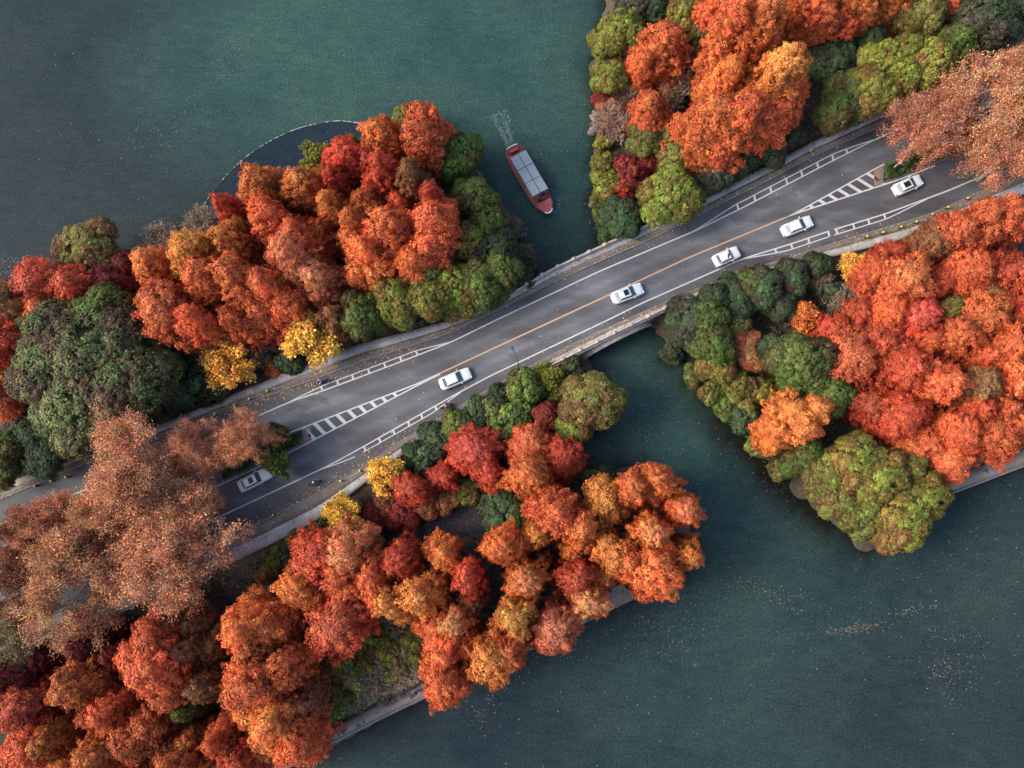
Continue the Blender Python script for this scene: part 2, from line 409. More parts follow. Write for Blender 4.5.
grove('in the grove left of the red boat', [
 (392,232,30,'M',RO,21),(428,235,32,'M',RO,20),(430,197,19,'M',RD),(367,256,28,'M',OR),(376,272,20,'M',OR,14),(410,262,24,'M',RO,17),(372,208,20,'M',OR,16),(445,215,18,'M',RO,15),(400,200,17,'M',RD,15)])
grove('between the boat channel and the road', [
 (463,156,24,'B',GR),(456,172,18,'B',GR,8),(474,203,24,'B',GR),(486,228,22,'B',GR),(470,242,20,'B',YG),(494,254,22,'B',DG),(505,272,20,'B',GR),(455,284,27,'B',YG),(480,282,24,'B',GR),(498,292,17,'B',GR,7),
 (400,302,25,'B',YG),(430,300,22,'B',YG),(458,306,18,'B',YG,7),(362,316,21,'B',GR),(382,322,16,'B',GR,7),(430,278,18,'B',OL),(525,274,13,'S',DG),(511,226,14,'T',TN),(524,252,13,'T',BR)])
grove('on the north kerb by the yellow ginkgos', [
 (310,338,25,'G',YE,9),(222,328,19,'G',YE,8),(230,362,25,'G',YE,8),(212,342,12,'G',GO,6),(258,351,20,'T',TN),(276,370,11,'L',OR),(200,384,25,'S',DG,5),(182,362,18,'S',DG,5),(290,362,13,'S',DG,3),(325,348,10,'L',BR)])
grove('at the left edge above the road', [
 (98,352,52,'B',DO,15),(58,372,42,'B',DO,14),(130,385,45,'B',DO,13),(85,402,46,'B',DO,13),(60,330,32,'B',DO,12),(105,312,28,'B',GR,12),(158,362,28,'B',DG,10),(120,425,26,'B',DG,9),
 (44,292,27,'D',RD,12),(74,284,20,'D',RD,12),(50,314,17,'D',OR,11),(10,305,24,'D',BR,12),(6,345,24,'D',RD,12),(4,385,20,'D',RO,12),(14,408,14,'D',RO,9),(112,282,22,'D',DR,9),(128,266,13,'D',DR,7),(90,252,32,'B',OL,9),
 (78,446,11,'L',GO,2),(48,430,9,'L',GO,2),(10,458,22,'B',GR,8),(34,436,22,'B',DG,7),(6,480,18,'B',YG,7),(52,458,22,'B',DG,6),(175,398,18,'B',DG,7)])
grove('over the left end of the road', [
 (142,466,52,'P',PL,16),(192,450,27,'P',PL,12),(192,512,30,'P',PL,12),(112,515,38,'P',PL,13),(48,528,34,'P',PL,12),(178,548,60,'P',PL,16),(82,582,58,'P',PL,15),(18,585,36,'P',BR,13),(248,441,29,'P',PL,11),(18,640,34,'P',TN,12),(30,535,30,'P',BR,11),(278,437,13,'G',GR,6),(281,462,13,'G',GR,6)])
grove('in the lower left redwood grove', [
 (148,662,40,'M',RO,18),(74,690,28,'M',OR,17),(100,715,26,'M',RO,16),(52,742,22,'M',OR,16),(62,728,13,'M',OR,14),(22,712,32,'M',RD,17),(8,680,22,'M',DR,15),(136,735,28,'M',RO,17),(168,692,24,'M',RO,15),
 (95,756,24,'M',OR,17),(25,755,28,'M',RO,16),(205,690,22,'M',BR,14),(218,738,20,'M',RO,15),(192,658,24,'M',BR,14),(82,650,22,'M',DR,12),(110,660,18,'M',DR,12),(185,628,22,'M',BR,11),
 (172,757,24,'M',OR,16),(130,770,24,'M',RO,16),(185,712,16,'M',OL,12),(60,775,20,'M',OR,16),(215,640,18,'M',BR,11),(205,770,18,'M',RO,14),(40,660,20,'M',DR,11)])
grove('left of the grassy clearing', [
 (250,632,34,'M',OR,18),(256,686,38,'M',RO,18),(285,668,22,'M',RO,16),(262,732,36,'M',OR,17),(298,752,24,'M',RO,15),(302,700,24,'M',BR,13),(240,765,26,'M',RD,15),(290,722,22,'M',RO,14),(285,618,16,'B',OL,5)])
grove('in the clearing above the promenade', [
 (326,668,17,'L',YG),(342,648,18,'L',YG),(385,652,17,'L',YG),(362,664,14,'L',YG),(410,640,17,'L',YG),(318,715,16,'S',OL,3),(335,700,14,'S',GR,3),(400,668,12,'L',TN),(345,680,15,'L',TN),(415,660,12,'L',YG),(372,640,14,'L',YG),(322,692,14,'L',TN)])
grove('on the left half of the island', [
 (316,558,28,'D',RD,14),(342,548,25,'D',PK,14),(304,585,22,'D',OR,13),(342,582,22,'D',RO,14),(372,575,21,'D',RO,14),(338,625,28,'D',RD,12),(355,612,20,'D',RD,11),(400,560,20,'D',RD,14),(438,553,17,'D',OR,14),
 (395,602,20,'D',GO,15),(422,592,25,'D',GO,16),(380,592,17,'D',RO,13),(470,577,19,'D',RD,15),(458,616,16,'D',PK,15),(450,642,23,'D',RO,13),(447,676,25,'D',RO,14),(488,656,23,'D',GO,14),(510,648,18,'D',RO,13),
 (517,618,21,'D',GO,16),(430,625,18,'D',RO,12),(470,640,16,'D',RO,12),(470,600,15,'D',BR,10)])
grove('on the right half of the island', [
 (502,548,18,'D',OR,15),(527,582,21,'D',OR,15),(555,512,24,'D',RO,16),(535,538,16,'D',GO,14),(582,535,19,'D',OR,15),(605,500,23,'D',GO,15),(572,575,19,'D',RD,15),(558,624,22,'D',PK,14),
 (634,490,19,'D',RO,16),(656,486,22,'D',OR,16),(681,510,17,'D',OR,14),(647,530,21,'D',OR,15),(605,548,22,'D',GO,14),(632,560,20,'D',OR,15),(655,570,27,'D',RO,16),(684,552,17,'D',GO,14),(668,582,16,'D',OR,12),
 (590,598,20,'D',PK,14),(540,560,13,'D',BR,10),(520,545,14,'D',RO,14),(600,575,15,'D',RO,11),(570,548,14,'D',OR,11),(545,640,14,'D',RO,11)])
grove('between road and leaf covered channel', [
 (385,476,17,'G',YE,6),(342,513,17,'G',YE,6),(412,487,16,'D',RD,7),(443,476,14,'D',RD,6.5),(474,450,22,'D',RD,9),(489,472,18,'D',RD,8),(402,512,17,'S',DR,3),(425,508,14,'S',BR,3),(445,500,16,'S',BR,3),(466,492,14,'S',OL,3),
 (372,518,14,'S',DR,3),(350,532,12,'L',BR),(385,505,14,'S',BR,3),(425,455,15,'S',DG,3.5),(410,450,10,'S',DG,3),(437,438,15,'S',DG,3.5),(452,424,15,'S',GR,3.5),(462,446,13,'S',DG,3.5),(476,404,15,'S',DG,4),(470,425,14,'S',DG,4),(495,396,15,'S',DG,4),
 (300,540,14,'L',OL),(275,560,14,'L',OL),(322,528,10,'L',OL),(262,572,12,'L',BR),(505,510,22,'S',DG,3),(540,470,20,'S',DG,3)])
grove('by the lower left bridge end', [
 (508,418,24,'S',GR,6),(525,388,16,'S',GR,5),(548,378,13,'G',YG,4),(558,392,13,'G',YG,4),(545,417,14,'B',DR,6),(590,402,32,'B',OL,9),(575,424,20,'B',OL,7),(528,446,22,'D',RO,9),(562,460,22,'D',RD,9),(532,477,22,'D',OR,13),(588,478,22,'S',DG,3),(505,440,14,'S',DG,4),(572,368,10,'S',DG,3)])
grove('on the upper right channel shore', [
 (626,32,22,'B',YG,10),(604,45,17,'B',YG,8),(610,76,17,'B',YG,8),(645,4,24,'B',DG,10),(680,14,22,'B',YG,10),(708,36,20,'B',OL,10),(662,42,27,'M',RO,15),(640,65,15,'M',RO,12),(652,104,22,'M',RO,13),(690,70,24,'T',BR,7),
 (672,92,18,'T',BR,6),(632,92,16,'T',BR,5),(608,100,13,'S',DR,3),(615,122,20,'T',PL,5),(612,105,12,'S',BR,3),(604,165,14,'S',YG,4),(608,185,14,'S',YG,4),(603,140,8,'S',YG,3),(602,212,10,'L',OL),(598,195,9,'L',OL),(630,172,17,'S',DR,4),(622,190,13,'S',RD,4),(650,160,12,'S',DR,4),
 (668,135,20,'B',OL,7),(645,140,17,'B',OL,7),(676,158,19,'B',OL,7),(668,202,34,'B',YG,9),(622,218,23,'B',DG,6),(608,232,12,'S',DG,3),(712,176,22,'B',DG,6),(740,165,18,'B',DG,6),(768,152,18,'B',DG,5),(790,140,16,'B',DG,5),(694,158,14,'B',DG,5),(640,120,12,'S',GR,4)])
grove('in the tall grove above the road', [
 (712,118,30,'M',RO,20),(742,112,32,'M',RO,21),(782,70,32,'M',GO,24),(770,118,26,'M',RO,17),(795,95,20,'M',RO,18),(735,38,30,'M',RO,21),(765,22,28,'M',OR,22),(712,8,17,'M',RO,16),(745,0,20,'M',OR,18),(822,8,28,'M',RO,17),
 (860,2,24,'M',OR,16),(800,10,16,'M',RO,16),(895,-6,22,'M',OR,15),(720,150,18,'M',RO,13),(842,25,18,'M',RD,13),(725,75,22,'M',OR,18)])
grove('behind the upper right planter', [
 (830,62,24,'B',DG,9),(850,95,26,'B',GR,10),(880,70,26,'B',YG,11),(905,60,22,'B',YG,11),(872,112,26,'B',YG,10),(835,118,22,'B',GR,9),(926,78,24,'B',YG,11),(950,52,22,'B',GR,10),(900,95,22,'B',YG,10),(848,135,15,'B',GR,6),
 (917,16,27,'B',OL,11),(982,26,36,'B',DG,12),(1012,8,24,'B',DG,12),(866,45,18,'B',DG,8),(948,8,14,'M',RO,12),(955,28,18,'B',DG,9)])
grove('over the upper right road end', [
 (982,115,50,'P',PL,15),(930,128,36,'P',PL,13),(1002,162,38,'P',PL,13),(1014,80,30,'P',PL,14)])
grove('on the east bank below the bridge', [
 (690,322,26,'B',DG,7),(708,318,20,'B',GR,8),(712,342,22,'B',GR,8),(716,362,20,'B',YG,6),(735,298,22,'B',DG,6),(762,286,22,'B',DG,7),(790,278,18,'B',DG,6),(745,282,16,'B',GR,6),(815,268,14,'B',DG,5),(780,308,18,'B',DG,6),(712,300,15,'B',DG,6),
 (748,348,20,'B',BR,5),(735,325,14,'B',OL,5),(817,278,14,'T',TN,5),(843,300,18,'T',TN,5),(804,318,15,'G',GO,6),(852,266,12,'G',YE,7),(798,362,30,'B',GR,10),(826,395,23,'B',GR,9),(775,350,17,'B',DG,8),(740,386,16,'S',OL,4),(762,392,15,'S',YG,4),
 (748,405,13,'S',YG,4),(722,385,10,'G',YG,3),(744,418,14,'S',DG,4),(812,420,14,'B',DG,8),(830,290,14,'S',DG,4),(676,352,12,'S',DG,3),(696,374,12,'S',GR,3),(712,392,11,'S',OL,3),(728,408,11,'S',GR,3),(760,445,12,'S',OL,3)])
grove('on the point of the east bank', [
 (792,420,26,'D',OR,12),(775,432,19,'D',OR,11),(812,410,17,'D',OR,11),(850,462,32,'B',YG,11),(826,478,24,'B',OL,9),(838,498,22,'B',OL,8),(798,462,18,'B',GR,7),(815,485,16,'B',OL,6),(783,470,12,'S',OL,3),(880,478,28,'B',YG,11),(898,516,32,'B',YG,10),(925,498,24,'B',YG,10),(862,515,24,'B',OL,9),(884,540,16,'B',YG,8),(806,452,18,'B',GR,8),(905,470,18,'B',OL,9)])
grove('in the red grove right of the bridge', [
 (925,245,22,'D',BR,10),(950,235,22,'D',OR,12),(975,228,24,'D',OR,13),(1006,222,24,'D',RO,14),(902,282,28,'D',OR,13),(872,275,22,'D',RO,10),(886,262,18,'D',RD,9),(960,275,26,'D',OR,12),(1000,272,22,'D',RD,12),(936,285,18,'D',RD,10),(885,312,24,'D',RO,10),
 (856,320,17,'D',RD,8),(832,335,18,'D',RD,8),(865,338,11,'B',OL,7),(916,318,22,'D',RD,11),(943,312,12,'B',OL,11),(980,318,26,'D',RO,13),(975,298,18,'D',BR,11),(1018,312,22,'D',RD,13)])
grove('in the red grove above the embankment wall', [
 (1005,346,23,'D',OR,14),(850,358,27,'D',OR,10),(905,362,26,'D',RD,12),(936,380,21,'D',OR,13),(955,338,22,'D',RO,12),(975,385,20,'D',BR,12),(1015,382,24,'D',RO,13),(895,418,29,'D',RD,10),(866,408,18,'D',RD,8),(953,430,22,'D',OR,11),
 (920,445,22,'D',RO,9),(948,460,22,'D',RO,9),(990,435,24,'D',RO,11),(1015,425,20,'D',OR,11),(975,410,18,'D',RD,11),(1000,405,16,'D',RO,11),(880,340,20,'D',RD,10),(985,360,18,'D',RO,11),(925,345,16,'D',RO,10)])

P0 = []
for row in G:
    gname, px, py, r, k, c = row[:6]
    h = row[6] if len(row) > 6 else HGT[k]
    zc = 1.2+h*(.62 if k in 'MD' else .6)
    x, y = un(px, py, zc); rm = r*mpp(px, py, zc)
    P0.append([gname, float(x), float(y), rm, k, c, h, px, py])
for p in P0:
    x, y = p[1], p[2]
    rd = float(sdist(ROADP, np.array([x]), np.array([y]))[0])
    if rd > -.8:                              # keep trunks off the carriageway: push them to its nearer side
        g = .5; gx = float(sdist(ROADP, np.array([x+g]), np.array([y]))[0])-rd; gy = float(sdist(ROADP, np.array([x]), np.array([y+g]))[0])-rd
        L = math.hypot(gx, gy) or 1; mv = min(rd+1.0, 4.0)
        if p[4] == 'P' or p[0].startswith('over '): mv = 0
        p[1] -= gx/L*mv; p[2] -= gy/L*mv; x, y = p[1], p[2]
        p.append(round(rd, 1))
    s = float(land_sd(np.array([x]), np.array([y]))[0])
    if s < 1.0:
        DISCS.append((x, y, 1.8 if p[4] in 'MDBP' else 1.2))

# ------------------------------------------------------------------ terrain, one sheet
gx = np.arange(-125, 126, .8); gy = np.arange(-100, 116, .8)
X, Y = np.meshgrid(gx, gy); Z = ground_z(X, Y)
nx, ny = len(gx), len(gy)
i = np.arange(nx-1)[None, :]+np.arange(ny-1)[:, None]*nx
me = np_mesh('terrain', np.stack([X, Y, Z], -1).reshape(-1, 3), np.stack([i, i+1, i+1+nx, i+nx], -1).reshape(-1, 4), smooth=True)
tag(link('terrain', me, M['ground']), kind='structure')
# deep lake bed, so that the sheet does not end in mid air
b = MB(); b.add([(-2500, -2500, -2.6), (2500, -2500, -2.6), (2500, 2500, -2.6), (-2500, 2500, -2.6)], [(0, 1, 2, 3)]); tag(b.build('lake_bed', M['ground']), kind='structure')

# ------------------------------------------------------------------ water: a fine sheet with the turbid colours of the lake and painted tree reflections, out to the horizon
gx = np.concatenate([[-2500, -900, -400, -200], np.arange(-130, 131, 1.3), [200, 400, 900, 2500]])
gy = np.concatenate([[-2500, -900, -400, -200], np.arange(-110, 121, 1.3), [200, 400, 900, 2500]])
X, Y = np.meshgrid(gx, gy)
sd_ = land_sd(X, Y)
V = np.stack([X, Y, 0*X], -1)
teal = np.array([.025, .056, .049]); slate = np.array([.017, .027, .029]); mud_shade = np.array([.008, .0065, .0045]); leafy = np.array([.045, .038, .044])
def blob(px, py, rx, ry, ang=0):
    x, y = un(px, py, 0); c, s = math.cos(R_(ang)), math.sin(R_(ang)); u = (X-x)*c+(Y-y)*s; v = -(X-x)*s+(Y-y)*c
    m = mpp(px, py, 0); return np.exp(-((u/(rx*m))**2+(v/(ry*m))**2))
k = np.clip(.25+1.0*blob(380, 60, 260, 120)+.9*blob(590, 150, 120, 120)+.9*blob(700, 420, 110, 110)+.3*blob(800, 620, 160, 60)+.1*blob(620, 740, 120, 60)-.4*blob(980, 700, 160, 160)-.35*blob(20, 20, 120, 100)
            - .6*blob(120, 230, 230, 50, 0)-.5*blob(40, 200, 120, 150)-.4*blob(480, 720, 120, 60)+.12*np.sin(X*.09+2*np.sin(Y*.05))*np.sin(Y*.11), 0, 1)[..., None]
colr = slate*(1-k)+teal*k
ks = np.exp(np.minimum(sd_, 0)/1.6); ks = ks+.9*(blob(795, 490, 75, 22, -38)+blob(735, 430, 30, 22)); ks = np.clip(ks*.85+.15*(ks > .3)*np.sin(X*1.7+Y), 0, .92)[..., None]  # shallow mud along shores; the blobs paint dark tree reflections off the east bank
colr = colr*(1-ks)+mud_shade*ks
kl = np.clip(1.3*blob(440, 520, 75, 16, 8)+1.2*blob(340, 560, 70, 22, 25)+1.2*blob(230, 608, 80, 22, 22)+blob(500, 505, 40, 20), 0, 1)[..., None]
colr = colr*(1-kl)+leafy*kl
nx, ny = len(gx), len(gy); i = np.arange(nx-1)[None, :]+np.arange(ny-1)[:, None]*nx
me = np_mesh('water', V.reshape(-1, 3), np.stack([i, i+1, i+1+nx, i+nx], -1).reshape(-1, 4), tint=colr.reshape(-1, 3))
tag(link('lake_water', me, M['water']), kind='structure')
# calm water behind the boom
bp = [(203,207),(214,190),(230,172),(245,158),(262,146),(280,136),(300,128),(318,123.5),(336,121),(352,122),(366,125),(378,131)]
cx, cy = un([p[0] for p in bp]+[385, 350, 300, 260, 225], [p[1] for p in bp]+[150, 172, 190, 205, 222], .03)
me = bpy.data.meshes.new('calm_water'); bm = bmesh.new(); f = bm.faces.new([bm.verts.new((float(a), float(c), .03)) for a, c in zip(cx, cy)])
bmesh.ops.triangulate(bm, faces=[f]); bm.to_mesh(me); bm.free()
a = me.color_attributes.new('tint', 'FLOAT_COLOR', 'POINT')
for d in a.data: d.color = (.0105, .019, .027, 1)
tag(link('calm_water', me, M['water']), kind='structure')

# ------------------------------------------------------------------ road
xs0, xs1 = -140, 1170
V, F = ribbon(cNk, cSk, xs0, xs1, 0, ny=40)
nrow = len(V)//41; xx = np.tile(np.linspace(xs0, xs1, nrow), 41); f = np.repeat(np.arange(41)/40, nrow); yy = cNk(xx)*(1-f)+cSk(xx)*f
l1 = (yy-cNl(xx))/(cCu(xx)-cNl(xx)); l2 = (yy-cCl(xx))/(cSl(xx)-cCl(xx))
lane = np.full(len(xx), .12)
for l in (l1, l2):
    k = (l > 0) & (l < 1); lane[k] = (.30+.5*np.sin(np.pi*l[k])**.7*(.72+.28*np.cos(4*np.pi*l[k])))
lane *= 1-.45*np.clip((xx-820)/120, 0, 1)  # shade under the right-hand trees painted in by darkening the asphalt
V2, F2 = ribbon(cNk, cSk, xs0, xs1, -.5, ny=1)
me = np_mesh('road', V, F); at = me.attributes.new('lane', 'FLOAT', 'POINT'); at.data.foreach_set('value', lane.astype(np.float32))
tag(link('road', me, M['asphalt']), kind='structure')
# kerbs, verges, paving
def off(c, d): return lambda x: c(x)+d
def midc(a, c, f): return lambda x: a(x)*(1-f)+c(x)*f
def struct(name, parts, mat):
    V, F = join(parts); return tag(link(name, np_mesh(name, V, F), mat), kind='structure')
struct('kerb', [ribbon(off(cNk, -1.5), cNk, xs0, xs1, .15, skirt=.6)], M['kerb'])
struct('kerb', [ribbon(cSk, off(cSk, 1.5), xs0, xs1, .15, skirt=.6)], M['kerb'])
struct('verge', [ribbon(midc(cNo, cNk, .52), off(cNk, -1.5), xs0, xs1, .135, ny=2, skirt=.6)], M['verge'])
struct('verge', [ribbon(off(cSk, 1.5), midc(cSk, cSo, .5), xs0, xs1, .135, ny=2, skirt=.6)], M['verge'])
struct('pavement', [ribbon(cNo, midc(cNo, cNk, .52), xs0, xs1, .15, ny=2, skirt=.6)], M['slab'])
struct('pavement', [ribbon(midc(cSk, cSo, .5), cSo, xs0, xs1, .15, ny=2, skirt=.6)], M['slab'])
# painted lines
def stripe(c, x0, x1, w=1.35, dz=.012):
    return ribbon(off(c, -w/2), off(c, w/2), x0, x1, dz, ny=1)
def hump(c, d, x0, x1, sgn=1):
    def g(x):
        t = np.clip((np.asarray(x, float)-x0)/(x1-x0), 0, 1); return c(x)+sgn*d*np.minimum(1, np.sin(np.pi*t)*1.5)
    return g
def bar(p, q, w, dz=.016):
    """short painted bar between two picture points"""
    p = np.array(p, float); q = np.array(q, float); d = q-p; nrm = np.array([-d[1], d[0]])/np.hypot(*d)*w/2
    n = 3; L = [p+(q-p)*t/n-nrm for t in range(n+1)]+[p+(q-p)*t/n+nrm for t in range(n+1)]
    V = RP(np.array([a[0] for a in L]), np.array([a[1] for a in L]), dz)
    return V, np.array([[t, t+1, n+1+t+1, n+1+t] for t in range(n)])
nu = hump(cNl, 5.2, 288, 452, -1); nu2 = hump(cNl, 6.5, 694, 876, -1)
parts = [stripe(cNl, xs0, xs1), stripe(nu, 288, 452, 1.1, .02), stripe(nu2, 694, 876, 1.1, .02)]
for x in (321, 337, 352, 368, 384, 400, 416): parts.append(bar((x, nu(x)), (x+1.5, cNl(x+1.5)), 1.9))
for x in (737, 754, 770, 786, 801, 817, 832, 846): parts.append(bar((x, nu2(x)), (x+1.5, cNl(x+1.5)), 1.9))
struct('edge_line', parts, M['white_line'])
sl = hump(cSl, 5.5, 322, 464, 1); sr = hump(cSl, 5.5, 742, 930, 1)
parts = [stripe(cSl, xs0, 829, 1.4), stripe(cSl, 834, xs1, 1.4), stripe(sl, 322, 355, 1.1, .02), stripe(sl, 363, 464, 1.1, .02), stripe(sr, 742, 829, 1.1, .02), stripe(sr, 834, 930, 1.1, .02)]
for x in (364, 379, 393, 408, 421, 435): parts.append(bar((x, cSl(x)), (x+1.5, sl(x+1.5)), 1.9))
for x in (775, 791, 808, 828, 836, 853, 868, 884): parts.append(bar((x, cSl(x)), (x+1.5, sr(x+1.5)), 1.9))
struct('edge_line', parts, M['white_line'])
parts = [stripe(cCu, 284, 440, 1.5), stripe(cCl, 200, 440, 1.5), stripe(cCu, 786, 884, 1.5), stripe(cCl, 786, 935, 1.5)]
for k in range(9):
    x = 303+k*11.3; x2 = x+13*(cCl(x)-cCu(x))/20
    parts.append(bar((x, cCu(x)), (x2, cCl(x2)), 3.9*(1-k*.03), .02))
for k in range(7):
    x = 867-k*9.6; x2 = x+20*(cCl(x)-cCu(x))/17*.9
    parts.append(bar((x, cCu(x)), (x2, cCl(x2)), 2.9, .02))
struct('median_hatching', parts, M['white_line'])
struct('centre_line', [stripe(cCu, 440, 786, 1.7)], M['orange_line'])

# ------------------------------------------------------------------ median planters
def planter(x0, x1, label, signpt, leafcol, tri=None):
    e = empty('median_planter', tuple(RP(np.array((x0+x1)/2), cCu((x0+x1)/2)+6)))
    tag(e, label, 'planter')
    V, F = ribbon(off(cCu, 3), off(cCl, -3), x0, x1, .15, ny=1, skirt=.3)
    o = link('kerb_edge', np_mesh('kerb_edge', V-np.array(e.location), F), M['kerb'], e)
    V, F = ribbon(off(cCu, 4.5), off(cCl, -4.5), x0+1.5, x1-1.5, .30, ny=2, skirt=.3)
    o = link('soil', np_mesh('soil', V-np.array(e.location), F), M['ground'], e)
    return e
# ------------------------------------------------------------------ bridge
br = empty('stone_bridge', tuple(RP(np.array(610.), np.array(305.), -.5)))
tag(br, 'low humped stone road bridge with one arch over the boat channel', 'bridge')
bl = np.array(br.location)
def bpart(name, V, F, mat, parent=br): return link(name, np_mesh(name, np.asarray(V)-bl, F), mat, parent)
xa, xb = 484, 690
V, F = ribbon(off(cNo, -.6), off(cSo, .6), xa, xb, -.06, ny=8)
V = V.reshape(-1, 3); top = V.copy(); bot = V.copy(); bot[:, 2] -= .55
nV = len(V); bpart('deck', np.concatenate([top-[0, 0, .1], bot]), np.concatenate([F, F+nV]), M['stone'])
def arch_wall(c, x0, x1, sgn, xc, half):
    """spandrel wall with the arch cut out, built in columns along the deck's edge"""
    xs = np.linspace(x0, x1, 81); T = RP(xs, c(xs)); A = RP(np.array(float(xc)), c(np.array(float(xc))))
    span = np.hypot(*(RP(np.array(float(xc+half)), c(np.array(float(xc+half))))-A)[:2])
    d = np.hypot(T[:, 0]-A[0], T[:, 1]-A[1]); rise = A[2]-1.0
    zb = np.where(d < span, -0.3+(rise+.3)*np.sqrt(np.clip(1-(d/span)**2, 0, 1)), -2.5)
    # outward normal
    t = np.gradient(T[:, :2], axis=0); t /= np.linalg.norm(t, axis=1)[:, None]; n_ = np.stack([t[:, 1], -t[:, 0]], -1)*sgn
    def rowz(o, z): return np.column_stack([T[:, 0]+n_[:, 0]*o, T[:, 1]+n_[:, 1]*o, z])
    rows = [rowz(0, T[:, 2]-.02), rowz(.36, T[:, 2]-.02), rowz(.36, T[:, 2]-.35), rowz(.32, T[:, 2]-.36), rowz(.32, np.minimum(zb, T[:, 2]-.4)), rowz(-.3, np.minimum(zb, T[:, 2]-.4))]
    Vv = np.concatenate(rows); n = len(xs); q = []
    for j in range(len(rows)-1):
        i = np.arange(n-1); q.append(np.stack([j*n+i, (j+1)*n+i, (j+1)*n+i+1, j*n+i+1], -1))
    return Vv, np.concatenate(q), rows[5], rows[4]
Vs, Fs, ins, outs = arch_wall(cSo, 540, 684, 1, 618, 37)
bpart('arch_wall', Vs, Fs, M['stone'])
Vn, Fn, inn, outn = arch_wall(cNo, 500, 650, -1, 572, 34)
bpart('arch_wall', Vn, Fn, M['stone'])
# vault joining the two arches
n = len(ins); sel = slice(0, n)
Vv = np.concatenate([ins, inn]); i = np.arange(n-1)
bpart('vault', Vv, np.stack([i, i+1, n+i+1, n+i], -1), M['stone'])
# voussoir ring on the south face
k = outs[:, 2] > -1; a = outs[k]
t = np.gradient(a[:, :2], axis=0); t /= np.linalg.norm(t, axis=1)[:, None]; nn = np.stack([t[:, 1], -t[:, 0]], -1)
r1 = a.copy(); r1[:, :2] += nn*.62; r1[:, 2] -= .02; r2 = r1.copy(); r2[:, 2] += .30
m = len(a); i = np.arange(m-1); r0 = a.copy(); r0[:, 2] -= .02; r3 = a.copy(); r3[:, 2] += .35
bpart('arch_ring', np.concatenate([r0, r1, r2, r3]), np.concatenate([np.stack([j*m+i, (j+1)*m+i, (j+1)*m+i+1, j*m+i+1], -1) for j in range(3)]), M['stone'])
def parapet(c, x0, x1, h, th, post_dx, sgn, ph):
    xs = np.linspace(x0, x1, 60); T = RP(xs, c(xs)); t = np.gradient(T[:, :2], axis=0); t /= np.linalg.norm(t, axis=1)[:, None]
    n_ = np.stack([t[:, 1], -t[:, 0]], -1)*sgn
    def rz(o, z): return np.column_stack([T[:, 0]+n_[:, 0]*o, T[:, 1]+n_[:, 1]*o, T[:, 2]+z])
    rows = [rz(.02, .15), rz(.02, h), rz(.02+th, h), rz(.02+th, -.02)]
    Vv = np.concatenate(rows); n = len(xs); i = np.arange(n-1)
    w = bpart('parapet', Vv, np.concatenate([np.stack([j*n+i, (j+1)*n+i, (j+1)*n+i+1, j*n+i+1], -1) for j in range(3)]), M['stone'])
    for x in np.arange(x0, x1+.1, post_dx):
        p = RP(np.array(x), c(np.array(x))); j = int(np.argmin(abs(xs-x)))
        b = MB(); ang = math.atan2(t[j][1], t[j][0])
        q = Vector((p[0]+n_[j][0]*(.02+th/2), p[1]+n_[j][1]*(.02+th/2), p[2]))-Vector(bl)
        b.box((q.x, q.y, q.z+ph/2), (.42, th+.16, ph), ang); b.box((q.x, q.y, q.z+ph+.06), (.5, th+.24, .12), ang, .7)
        b.build('parapet_post', M['stone'], w)
parapet(off(cNo, 1), 496, 652, .75, .22, 15.5, -1, 1.0)
parapet(off(cSo, -1), 545, 684, .6, .22, 17, 1, .8)

# ------------------------------------------------------------------ promenade, landing and embankment
def causeway(pts, wpx, z, name, label, cat, mat, zb=-2.4, kind=None):
    """stone path along picture points (its water edge), wpx wide towards the land"""
    p = np.array(pts, float); d = np.gradient(p, axis=0); d /= np.linalg.norm(d, axis=1)[:, None]; nrm = np.stack([d[:, 1], -d[:, 0]], -1)
    inn = p+nrm*wpx
    ax, ay = un(p[:, 0], p[:, 1], z); bx, by = un(inn[:, 0], inn[:, 1], z)
    n = len(p); rows = [np.column_stack([ax, ay, np.full(n, zb)]), np.column_stack([ax, ay, np.full(n, z)]), np.column_stack([bx, by, np.full(n, z)]), np.column_stack([bx, by, np.full(n, zb)])]
    Vv = np.concatenate(rows); i = np.arange(n-1)
    q = np.concatenate([np.stack([j*n+i, (j+1)*n+i, (j+1)*n+i+1, j*n+i+1], -1) for j in range(3)]+[np.array([[0, n, 2*n, 3*n], [n-1, 2*n-1, 3*n-1, 4*n-1]])])
    o = link(name, np_mesh(name, Vv, q), mat)
    if kind: tag(o, kind=kind)
    else: tag(o, label, cat)
    return o
causeway([(200,808),(260,784),(324,747),(380,719),(432,694),(500,663),(570,630),(600,614)], 12.5, 1.35, 'promenade', None, None, M['promenade'], kind='structure')
causeway([(842,527),(870,519),(950,494),(1024,466),(1130,426),(1180,405)], 15, 1.35, 'promenade', None, None, M['promenade'], kind='structure')
